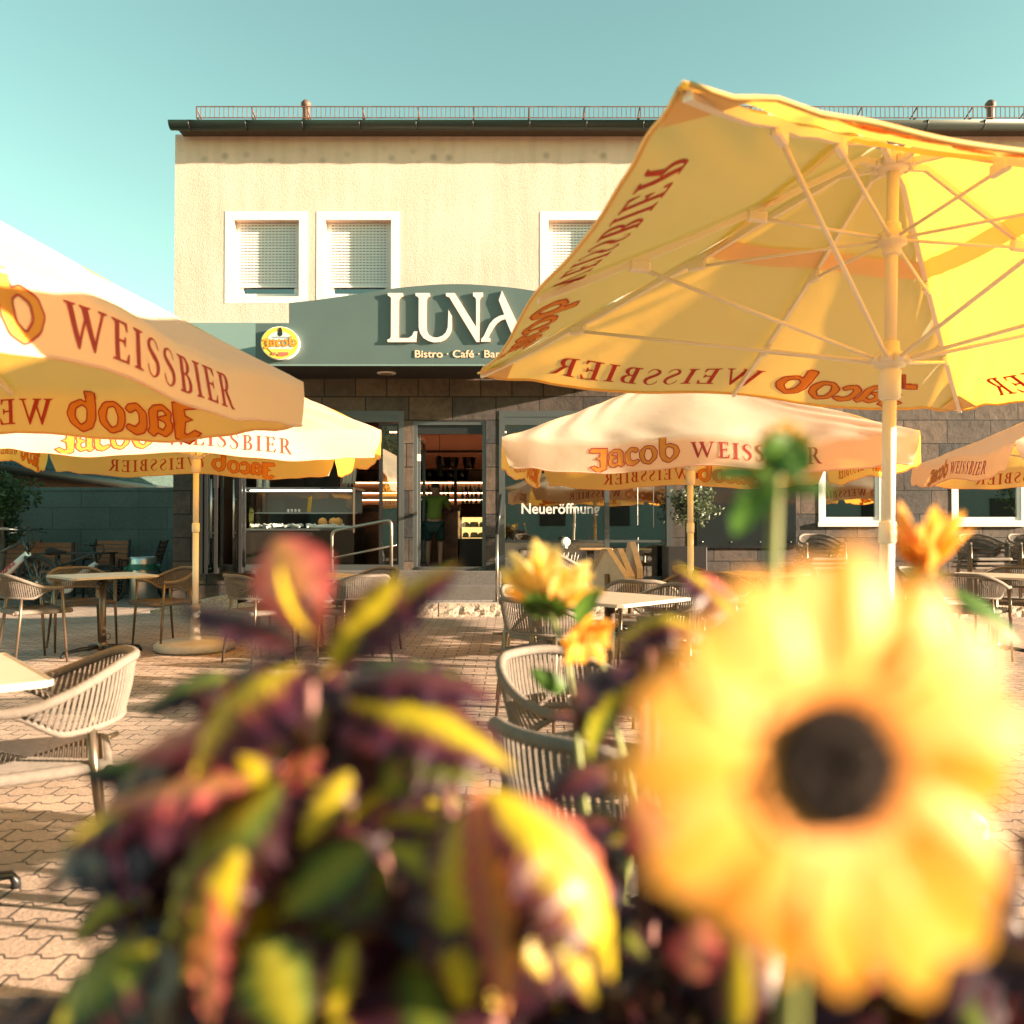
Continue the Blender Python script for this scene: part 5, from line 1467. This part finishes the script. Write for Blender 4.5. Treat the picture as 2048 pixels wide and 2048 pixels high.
# oval sign
q = W(560, 686, YS - .09)
t = thing('oval_sign', 'oval yellow brewery sign with orange lettering on the left of the sign canopy', 'sign', (q.x, YS - .09, q.z), R(4))
ex, ez_ = W(598, 686, YS - .09).x - q.x, W(560, 653, YS - .09).z - q.z
def oval(k, y0, y1, kx=None):
    n = 56; g = MB()
    vs = [(ex * k * math.cos(2 * PI * i / n), y0, ez_ * k * math.sin(2 * PI * i / n)) for i in range(n)] + [(ex * k * math.cos(2 * PI * i / n), y1, ez_ * k * math.sin(2 * PI * i / n)) for i in range(n)]
    g.add(vs, [tuple(range(n)), tuple(range(2 * n - 1, n - 1, -1))] + [(i, (i + 1) % n, n + (i + 1) % n, n + i) for i in range(n)]); return g
part('rim', oval(1.0, 0, .088), m_white, t)
fc = part('face', oval(.955, -.006, -.001), mat('sign_yellow', (.80, .50, .06), .35), t)
part('picture', oval(.70, -.010, -.0065), mat('sign_sky_blue', (.42, .60, .55), .4), fc)
g = MB()
vs = [(ex * .70 * math.cos(a_), -.0125, ez_ * .70 * math.sin(a_)) for a_ in [PI + .55 + (PI - 1.1) * i / 20 for i in range(21)]]
g.add(vs, [tuple(range(21))]); part('meadow', g, mat('sign_meadow', (.42, .50, .08), .5), fc)
g = MB()
for (x, z, w, h_) in ((-.10, -.16, .05, .035), (-.02, -.17, .09, .05), (.07, -.16, .04, .04)): g.box((x, -.0145, z), (x + w, -.013, z + h_))
part('houses', g, mat('sign_red_roofs', (.55, .12, .08), .5), fc)
g = MB(); g.prism(chaikin([(-.03, .10), (-.02, .17), (.005, .21), (.03, .17), (.035, .10), (0, .08)], .2, 1), lambda x, y, dd: Vector((x, dd, y)), -.0125, -.011); part('emblem', g, m_black, fc)
kk = ex * 1.75 / 5.66
for nm, (tv, tf), mt, yy in (('script_fill', T_JFILL, mat('sign_orange', (.85, .32, .02), .4), -.017), ('script_outline', T_JLINE, mat('sign_red', (.45, .04, .03), .4), -.019)):
    g = MB(); g.add([((x - 2.83) * kk, yy, (y - .5) * kk * 1.1) for x, y in tv], tf); part(nm, g, mt, fc)
o = btext('small_lettering', 'Familienbrauerei', .045, mat('sign_violet', (.18, .08, .25), .5), fc, (0, 0, 0), width=ex * .78)
o.location = (-ex * .40, -.0125, ez_ * .27); o.rotation_euler = (PI / 2, 0, 0)

# ================================================================== across the street, seen only in the panes, and shade trees
t = thing('neighbour_building', 'plain grey building across the street behind the camera', 'building', (0, -22, 0))
g = MB(); g.box((-30, -30, 0), (44, -22, 8.5)); part('wall', g, mat('grey_teal_render', (.25, .30, .29), .85, var=.1), t, True)
g = MB()
for i in range(18):
    for z in (1.1, 3.9): g.box((-16 + i * 3.5, -22.0, z), (-14.6 + i * 3.5, -21.96, z + 1.5))
part('window_row', g, m_dark, t, True)
def tree(label, x, y, hgt, rad, seed, dens=1.0):
    rng = random.Random(seed)
    t = thing('street_tree', label, 'tree', (x, y, 0), 0, 'street trees behind the camera')
    g = MB(); g.tube([(0, 0, 0), (.1, .05, hgt * .35), (0, .1, hgt * .8)], [.2, .15, .05], 9)
    cl = []
    for i in range(16):
        v = Vector((rng.gauss(0, .5) * rad, rng.gauss(0, .5) * rad, hgt * rng.uniform(.42, .98))); cl.append(v)
        g.tube([(0.05, .05, hgt * rng.uniform(.3, .5)), v * .6 + Vector((0, 0, v.z * .3)), v], [.06, .04, .015], 6)
    part('trunk', g, m_bark, t)
    g = MB()
    for v in cl: leaf_cloud(g, rng, v, rad * .42, int(330 * dens), .11, .2)
    part('crown', g, m_leafd, t)
    return t
tree('leafy street tree behind the camera on the right', 22, -11.5, 6.0, 2.0, 21)
tree('leafy street tree behind the camera further right', 26.0, -6.5, 5.6, 2.0, 22)
tree('leafy street tree behind the camera on the left', -5, -14, 7.5, 2.6, 23)
# ================================================================== foreground planting
tr = thing('flower_trough', 'dark planting trough in the foreground, below the flowers', 'planter', (.05, .62, 0))
g = MB(); g.bbox((-.75, -.42, 0), (.85, .42, .62), .02); part('box', g, m_dark, tr)
g = MB(); g.bbox((-.72, -.39, .621), (.82, .39, .65), .02); part('soil', g, m_soil, tr)
ZS = .64
def leaf(mb, base, tip, width, arch=.15, up=None, fold=.25, rnd=.5, ser=.10, n=16, m=4, twist=0.0, droop=0.0, pw=.78):
    base, tip = Vector(base), Vector(tip); ax = tip - base; L_ = ax.length
    up = Vector(up) if up is not None else Vector((0, -.35, 1))
    up = (up - ax.normalized() * up.dot(ax.normalized()))
    up = up.normalized() if up.length > 1e-5 else ax.orthogonal().normalized()
    mid = (base + tip) / 2 + up * arch * L_ * 2
    vs, at = [], []
    for i in range(n + 1):
        t = i / n
        c = base * (1 - t) ** 2 + mid * 2 * t * (1 - t) + tip * t * t
        tg = ((mid - base) * (1 - t) + (tip - mid) * t).normalized()
        sd = tg.cross(up).normalized(); nn = sd.cross(tg).normalized()
        if twist: q = Matrix.Rotation(twist * t, 3, tg); sd = q @ sd; nn = q @ nn
        w = width * .5 * (math.sin(PI * min(1, t ** pw)) ** .75) * (1 + ser * (1 if i % 2 else -1) * min(1, t * 4)) + .0008
        for j in range(-m, m + 1):
            s_ = j / m
            vs.append(c + sd * w * s_ - nn * w * fold * (abs(s_) ** 1.5) + nn * w * (.12 if ser > .12 else .06) * math.sin(t * 26 + j * .2) * s_ * s_); at.append((t, abs(s_), rnd))
    k = 2 * m + 1
    mb.add(vs, [(i * k + j, i * k + j + 1, (i + 1) * k + j + 1, (i + 1) * k + j) for i in range(n) for j in range(2 * m)], True, at)
m_col = leaf_mat('coleus_leaf', [(0, (.55, .42, .02)), (.22, (.38, .33, .02)), (.40, (.20, .08, .03)), (.55, (.085, .012, .025)), (.85, (.04, .009, .025))], .42, .42, tgain=1.9)
m_colg = leaf_mat('coleus_leaf_green', [(0, (.30, .27, .02)), (.32, (.09, .15, .02)), (.55, (.06, .025, .015)), (.75, (.05, .009, .02))], .4, .42, tgain=1.5)
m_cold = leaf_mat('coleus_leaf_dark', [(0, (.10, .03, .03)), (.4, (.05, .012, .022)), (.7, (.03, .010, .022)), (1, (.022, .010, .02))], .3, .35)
m_colp = leaf_mat('coleus_leaf_pink', [(0, (.70, .34, .12)), (.35, (.66, .22, .16)), (.65, (.55, .12, .12)), (1, (.36, .05, .06))], .5, .4, tgain=1.6)
m_stemc = mat('coleus_stem', (.22, .09, .08), .5)

def Q(px, py, Y): return W(px, py, Y)
def coleus(label, stems, hero, fill, seed):
    root = thing('coleus', label, 'plant', (*stems[0][0][:2], ZS - .01))
    g = MB()
    for pts in stems: g.tube(pts, [.006 - .0035 * i / (len(pts) - 1) for i in range(len(pts))], 8)
    part('stem', g, m_stemc, root, True)
    rng = random.Random(seed)
    G = {'y': MB(), 'g': MB(), 'd': MB(), 'p': MB()}
    for h in hero:
        k, b, t, w = h[:4]; kw = h[4] if len(h) > 4 else {}
        w *= 1.28; kw.setdefault('ser', .16); kw.setdefault('n', 26)
        kw.setdefault('rnd', rng.random())
        leaf(G[k], Q(*b), Q(*t), w, **kw)
    fill(G, rng)
    for k, nm, m_ in (('y', 'yellow_leaves', m_col), ('g', 'green_leaves', m_colg), ('d', 'dark_leaves', m_cold), ('p', 'pink_leaves', m_colp)):
        if G[k].v: part(nm, G[k], m_, root, True)
    return root
PXM = lambda px, Y: px / F * Y           # pixel length to metres at depth Y
y0 = .42
def stem_pts(px, Y, top, jx=0):
    b = Q(px, 2048, Y); return [Vector((b.x + jx, Y, ZS - .02)), Vector((b.x + jx * .5, Y, b.z)), Q(px + 5, (2048 + top) / 2, Y), Q(px - 4, top, Y)]
hero = [
 ('p', (640, 1290, .42), (552, 1078, .43), PXM(135, .42), dict(arch=.05, up=(-.2, -1, .2), fold=.15, rnd=.25, pw=1.5, ser=.04)),
 ('y', (625, 1275, .42), (560, 1130, .40), PXM(70, .42), dict(arch=.10, up=(-.5, -.6, .6), rnd=.1)),
 ('y', (645, 1300, .42), (920, 1128, .42), PXM(130, .42), dict(arch=.07, up=(-.3, -.55, .8), fold=.5, rnd=.62)),
 ('y', (660, 1330, .41), (800, 1150, .41), PXM(75, .42), dict(arch=-.02, up=(.3, -.9, .3), rnd=.0)),
 ('d', (600, 1290, .42), (352, 1208, .42), PXM(105, .42), dict(arch=.05, up=(.1, -.3, 1), rnd=.15)),
 ('y', (640, 1360, .42), (820, 1262, .41), PXM(80, .42), dict(arch=.08, rnd=.8)),
 ('y', (600, 1330, .41), (385, 1560, .38), PXM(190, .42), dict(arch=.22, up=(-.35, -.5, .9), fold=.55, rnd=.55)),
 ('d', (590, 1300, .44), (390, 1500, .44), PXM(190, .42), dict(arch=.20, up=(-.5, .1, .9), rnd=.2)),
 ('d', (680, 1370, .43), (1000, 1400, .43), PXM(120, .42), dict(arch=.12, rnd=.3)),
 ('y', (690, 1400, .42), (1030, 1540, .40), PXM(140, .42), dict(arch=.12, up=(.2, -.6, .9), rnd=.45)),
 ('g', (800, 1500, .40), (960, 1560, .40), PXM(120, .42), dict(arch=.1, rnd=.2)),
 ('p', (500, 1440, .40), (262, 1510, .40), PXM(110, .42), dict(arch=.05, rnd=.7)),
 ('d', (510, 1470, .42), (240, 1570, .42), PXM(150, .42), dict(arch=.14, rnd=.3)),
 ('p', (500, 1560, .38), (215, 1610, .38), PXM(110, .4), dict(arch=.06, up=(0, -.2, 1), rnd=.2)),
 ('d', (430, 1590, .40), (80, 1790, .38), PXM(190, .4), dict(arch=.2, rnd=.2)),
 ('y', (320, 1600, .38), (130, 1690, .38), PXM(90, .4), dict(arch=.08, rnd=.5)),
 ('g', (560, 1560, .39), (330, 1890, .37), PXM(180, .38), dict(arch=.14, up=(-.4, -.8, .6), fold=.5, rnd=.35)),
 ('y', (480, 1700, .36), (370, 1960, .36), PXM(90, .36), dict(arch=.1, up=(.3, -.8, .5), rnd=.0)),
 ('p', (420, 1780, .355), (420, 2060, .355), PXM(60, .36), dict(arch=.05, up=(-.2, -.9, .4), rnd=.2)),
 ('g', (620, 1680, .40), (690, 1930, .39), PXM(150, .38), dict(arch=.08, up=(.3, -.8, .6), rnd=.5)),
 ('y', (570, 1540, .40), (660, 1590, .39), PXM(80, .4), dict(arch=.06, rnd=.7)),
 ('p', (960, 1570, .37), (1010, 2030, .35), PXM(90, .37), dict(arch=.10, up=(.5, -.8, .5), fold=.5, rnd=.0)),
 ('y', (930, 1620, .37), (930, 2040, .36), PXM(170, .37), dict(arch=.10, up=(-.3, -.9, .4), rnd=.25)),
 ('y', (980, 1580, .37), (1225, 1960, .36), PXM(190, .37), dict(arch=.20, up=(.6, -.5, .8), fold=.4, rnd=.0)),
 ('p', (1040, 1600, .37), (1215, 1860, .37), PXM(70, .37), dict(arch=.2, up=(.6, -.5, .8), rnd=.1)),
 ('y', (1060, 1760, .355), (1190, 2010, .35), PXM(100, .36), dict(arch=.12, up=(.5, -.7, .6), rnd=.0)),
 ('y', (760, 1640, .40), (900, 1660, .38), PXM(90, .38), dict(arch=.12, rnd=.3)),
 ('y', (820, 1560, .41), (700, 1640, .40), PXM(60, .4), dict(arch=.1, rnd=.1)),
 ('g', (780, 1740, .39), (640, 1830, .37), PXM(130, .38), dict(arch=.06, up=(0, -.9, .5), rnd=.3)),
 ('p', (640, 1500, .40), (540, 1600, .39), PXM(60, .4), dict(arch=.1, rnd=.4)),
 ('g', (740, 1690, .385), (560, 1830, .37), PXM(120, .38), dict(arch=.10, up=(-.1, -.8, .6), rnd=.1)),
 ('y', (700, 1545, .39), (600, 1690, .38), PXM(70, .38), dict(arch=.10, up=(.3, -.8, .6), rnd=.05)),
 ('y', (870, 1660, .38), (800, 1760, .375), PXM(55, .38), dict(arch=.10, up=(.3, -.8, .6), rnd=.0)),
 ('g', (310, 1890, .37), (110, 2060, .36), PXM(150, .37), dict(arch=.15, up=(-.3, -.6, .8), rnd=.15)),
 ('g', (520, 1880, .36), (600, 2080, .355), PXM(160, .36), dict(arch=.10, up=(0, -.9, .5), rnd=.1)),
 ('y', (920, 1770, .37), (770, 1690, .375), PXM(80, .37), dict(arch=.12, up=(0, -.7, .7), rnd=.15)),
 ('y', (700, 1880, .365), (660, 2060, .36), PXM(60, .36), dict(arch=.10, up=(.3, -.8, .5), rnd=.0)),
 ('g', (860, 1480, .41), (760, 1600, .40), PXM(110, .4), dict(arch=.08, up=(0, -.8, .6), rnd=.05)),
 ('y', (480, 1500, .40), (560, 1640, .39), PXM(80, .4), dict(arch=.08, up=(.2, -.8, .5), rnd=.2)),
 ('g', (560, 1480, .42), (470, 1640, .41), PXM(120, .42), dict(arch=.1, up=(-.3, -.8, .5), rnd=.1)),
]
def fill_main(G, rng):
    for _ in range(260):
        px = rng.gauss(640, 300); py = rng.uniform(1330, 2250)
        half = 60 + (py - 1300) * .56
        if abs(px - 640) > half * rng.uniform(.8, 1.05): px = 640 + rng.uniform(-1, 1) * half
        Y = rng.uniform(.45, .60) if py < 1700 else rng.uniform(.39, .58)
        c = Q(px, py, Y)
        out = Vector((px - 640, 0, 0)) / 500
        dirv = Vector((out.x + rng.gauss(0, .5), rng.gauss(-.35, .5), rng.uniform(-.9, .1))).normalized()
        L_ = rng.uniform(.045, .09)
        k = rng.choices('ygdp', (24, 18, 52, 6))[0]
        leaf(G[k], c, c + dirv * L_, L_ * rng.uniform(.58, .78), arch=rng.uniform(.08, .25), fold=rng.uniform(.1, .5), rnd=rng.random(), ser=.16, n=18, m=3)
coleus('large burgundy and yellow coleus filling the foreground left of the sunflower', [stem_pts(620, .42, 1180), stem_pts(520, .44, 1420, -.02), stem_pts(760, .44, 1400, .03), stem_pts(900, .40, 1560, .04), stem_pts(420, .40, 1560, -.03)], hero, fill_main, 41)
hero2 = [
 ('y', (1235, 1290, .55), (1415, 1275, .55), PXM(95, .55), dict(arch=.30, up=(0, -.45, 1), fold=.45, rnd=.6)),
 ('y', (1320, 1330, .56), (1240, 1300, .56), PXM(60, .55), dict(arch=.1, rnd=.1)),
 ('y', (1480, 1250, .56), (1350, 1128, .57), PXM(110, .55), dict(arch=.10, up=(.6, -.4, .7), fold=.4, rnd=.55)),
 ('p', (1400, 1150, .57), (1470, 1200, .57), PXM(60, .55), dict(arch=.1, rnd=.9)),
 ('d', (1270, 1330, .52), (1150, 1480, .50), PXM(100, .52), dict(arch=.32, up=(-.5, -.3, 1), rnd=.3)),
 ('g', (1260, 1370, .50), (1180, 1520, .50), PXM(80, .5), dict(arch=.22, up=(-.5, -.5, .8), rnd=.2)),
 ('d', (1310, 1290, .54), (1280, 1440, .54), PXM(110, .54), dict(arch=.05, up=(-.3, -.9, .3), rnd=.4)),
 ('p', (1330, 1740, .36), (1260, 1600, .36), PXM(60, .36), dict(arch=.05, up=(-.2, -.9, .2), rnd=.5)),
 ('p', (1390, 1960, .34), (1400, 1840, .35), PXM(80, .35), dict(arch=.10, up=(-.2, -.9, .4), rnd=.8)),
 ('y', (1480, 2060, .34), (1480, 1880, .34), PXM(70, .34), dict(arch=.08, up=(0, -1, .3), rnd=.2)),
]
def fill2(G, rng):
    for _ in range(330):
        py = rng.uniform(1480, 2250); px = rng.uniform(1090 + max(0, 1700 - py) * .35, 2250)
        if px > 1500 and py < 1650: py = rng.uniform(1700, 2200)
        Y = rng.uniform(.42, .70)
        c = Q(px, py, Y)
        dirv = Vector((rng.gauss(0, .6), rng.gauss(-.3, .5), rng.uniform(-.8, .3))).normalized(); L_ = rng.uniform(.04, .08)
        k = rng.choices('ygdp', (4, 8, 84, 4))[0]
        leaf(G[k], c, c + dirv * L_, L_ * rng.uniform(.45, .62), arch=rng.uniform(.05, .2), fold=rng.uniform(.1, .4), rnd=rng.random(), n=10, m=3)
def st2(px, Y, top): b = Q(px, 2048, Y); return [Vector((b.x, Y, ZS - .02)), Vector((b.x, Y, b.z)), Q(px, top, Y)]
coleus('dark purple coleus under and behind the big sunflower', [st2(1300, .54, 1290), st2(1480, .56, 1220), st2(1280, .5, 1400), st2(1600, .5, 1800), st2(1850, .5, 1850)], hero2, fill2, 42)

# ---- sunflowers
m_petal = leaf_mat('sunflower_petal', [(0, (.93, .37, .02)), (.4, (.95, .45, .05)), (1, (.96, .54, .13))], .45, .5, tgain=1.05, veins=False)
m_petalp = leaf_mat('overexposed_petal', [(0, (.95, .62, .08)), (1, (.96, .80, .36))], .5, .5, tgain=1.05, veins=False)  # petal yellow paled to imitate overexposure by the sun
m_disc = mat('dark_flower_disc', (.042, .021, .014), .9, var=.4, vscale=300, bump=.8, bscale=900)
m_pring = mat('orange_petal_base', (.75, .26, .02), .6)
m_sgreen = leaf_mat('sunflower_leaf', [(0, (.10, .20, .03)), (.6, (.07, .16, .025)), (1, (.05, .12, .02))], .4, .5, tgain=1.4)
m_sstem = mat('green_flower_stem', (.22, .24, .07), .6)
def sunflower(label, c, nrm, rad, disc, stem, leaves=(), n_pet=17, cone=.15, m_p=None, back=False, seed=1, half=None, layers=2, disc_m=None, sepals=True, sep=.28):
    rng = random.Random(seed)
    nrm = Vector(nrm).normalized(); c = Vector(c)
    ex_ = nrm.cross(Vector((0, 0, 1)));  ex_ = ex_.normalized() if ex_.length > .1 else Vector((1, 0, 0))
    ey_ = nrm.cross(ex_) * -1
    root = thing('sunflower', label, 'flower', (stem[0].x, stem[0].y, stem[0].z))
    G_ = MB()
    for ly in range(layers):
        for i in range(n_pet):
            a = 2 * PI * (i + .5 * ly + rng.uniform(-.18, .18)) / n_pet
            dv = ex_ * math.cos(a) + ey_ * math.sin(a)
            if half is not None and dv.dot(Vector(half).normalized()) < -.25: continue
            rl = rad * rng.uniform(.82, 1.05) * (1 if ly == 0 else .88)
            b = c + dv * disc * .75 - nrm * .0008 * ly
            tip = c + dv * rl + nrm * (cone * rad * rng.uniform(.4, 1.4) - .05 * rad * ly)
            leaf(G_, b, tip, rad * rng.uniform(.32, .42), arch=rng.uniform(.03, .10), up=nrm + Vector((rng.gauss(0, .15), rng.gauss(0, .15), rng.gauss(0, .15))), fold=rng.uniform(-.15, .25), rnd=rng.random(), ser=0.0, n=12, m=3, pw=1.15)
    part('petals', G_, m_p or m_petal, root, True)
    if disc > .001:
        Mx = Matrix.Translation(c) @ nrm.to_track_quat('Z', 'Y').to_matrix().to_4x4()
        g = MB(); g.lathe([(disc, -.003), (disc * 1.02, .001), (disc * .9, .004), (disc * .55, .006), (disc * .2, .0045)], 32, M=Mx)
        rg = random.Random(3)
        for _ in range(260):
            r_, a_ = disc * math.sqrt(rg.random()) * .98, rg.random() * 6.28
            g.lathe([(.0006, 0), (.0008, .0012), (.0003, .0024)], 5, M=Mx @ Matrix.Translation((r_ * math.cos(a_), r_ * math.sin(a_), .0035 + .002 * (1 - r_ / disc))))
        dk = part('disc', g, disc_m or m_disc, root, True)
        g = MB()
        for i in range(40):
            a = 2 * PI * i / 40; dv = ex_ * math.cos(a) + ey_ * math.sin(a)
            leaf(g, c + dv * disc * .95 + nrm * .0022, c + dv * disc * 1.38 + nrm * .0035, disc * .26, arch=.03, up=nrm, ser=0, n=4, m=1)
        part('petal_base', g, m_pring, root, True)
    if sepals:
        g = MB()
        for i in range(14):
            a = 2 * PI * i / 14; dv = ex_ * math.cos(a) + ey_ * math.sin(a)
            leaf(g, c - nrm * .006 + dv * disc * .4, c - nrm * .004 + dv * (disc + rad * sep), rad * max(.18, sep * .42), arch=-.08, up=nrm, ser=0, n=8, m=2, rnd=rng.random())
        g.lathe([(.003, -.010), (disc * .8 + .002, -.007), (disc * .9 + .002, -.003)], 16, M=Matrix.Translation(c) @ nrm.to_track_quat('Z', 'Y').to_matrix().to_4x4())
        part('sepals', g, m_sgreen, root, True)
    g = MB(); g.tube(stem, [.004 - .0015 * i / (len(stem) - 1) for i in range(len(stem))], 8); part('stem', g, m_sstem, root, True)
    for (b, t_, w, up) in leaves:
        g = MB(); leaf(g, b, t_, w, arch=.10, up=up, fold=.2, ser=.05, rnd=rng.random()); part('leaf', g, m_sgreen, root, True)
    return root
YA = .182
cA = Q(1662, 1528, YA)
sunflower('huge blurred yellow sunflower with dark brown centre at the lower right', cA, (.20, -1, .20), PXM(458, YA), PXM(136, YA),
          [Vector((cA.x + .03, .34, ZS - .01)), Vector((cA.x + .025, .30, .85)), cA + Vector((.008, .05, -.06)), cA + Vector((0, .008, 0))], n_pet=17, cone=.02, seed=5)
cB = Q(1092, 1205, .86)
sunflower('small yellow flower with overexposed pale petals, tilted upward left of the arched coleus leaf', cB, (.15, .55, .75), PXM(112, .86), .012,
          [Vector((cB.x + .02, .80, ZS - .01)), Vector((cB.x + .04, .84, .9)), cB + Vector((.02, -.01, -.05)), cB], n_pet=15, cone=.55, m_p=m_petalp, seed=8,
          leaves=[(Q(1150, 1240, .86), Q(1200, 1180, .85), .02, (-.4, -.8, .3)), (Q(1130, 1380, .86), Q(1060, 1340, .85), .02, (-.2, -.9, .3))], disc_m=m_petal)
cC = Q(1168, 1270, .84)
sunflower('small drooping orange-yellow flower just below the pale one', cC, (.35, -.5, -.35), PXM(70, .84), .008,
          [Vector((cC.x + .02, .82, ZS - .01)), Vector((cC.x + .05, .86, .92)), cC + Vector((.012, .02, .005)), cC], n_pet=11, cone=.35, seed=9, disc_m=m_petal)
cD = Q(1848, 1135, .70)
sunflower('single half-open yellow flower in front of the stone wall at the right', cD, (-.1, -.25, 1), PXM(88, .70), .008,
          [Vector((cD.x + .0, .66, ZS - .01)), Vector((cD.x + .03, .68, .9)), cD + Vector((.03, 0, -.05)), cD], n_pet=12, cone=1.1, seed=12, disc_m=m_petal,
          leaves=[(Q(1900, 1180, .7), Q(2040, 1290, .68), .02, (0, -.6, .8))])
cE = Q(1570, 905, .46)
sunflower('green sunflower bud seen from behind on a tall stem in front of the middle parasol', cE, (.25, 1, .35), PXM(62, .46), .005,
          [Vector((cE.x - .02, .48, ZS - .01)), Vector((cE.x - .012, .47, .95)), Q(1548, 1060, .46), Q(1552, 960, .46), cE + Vector((0, -.004, -.004))], n_pet=12, cone=.3, seed=15, sep=.62,
          leaves=[(Q(1545, 948, .455), Q(1410, 955, .45), .016, (.1, -.6, .8)), (Q(1540, 960, .455), Q(1470, 1070, .44), .022, (-.6, -.7, .3)), (Q(1560, 975, .455), Q(1670, 985, .44), .016, (.1, -.6, .8)), (Q(1560, 900, .45), Q(1600, 960, .44), .018, (.1, -1, .1)), (Q(1550, 915, .45), Q(1545, 870, .44), .02, (.1, -1, .1)), (Q(1570, 920, .45), Q(1625, 935, .44), .018, (.1, -1, .1))])
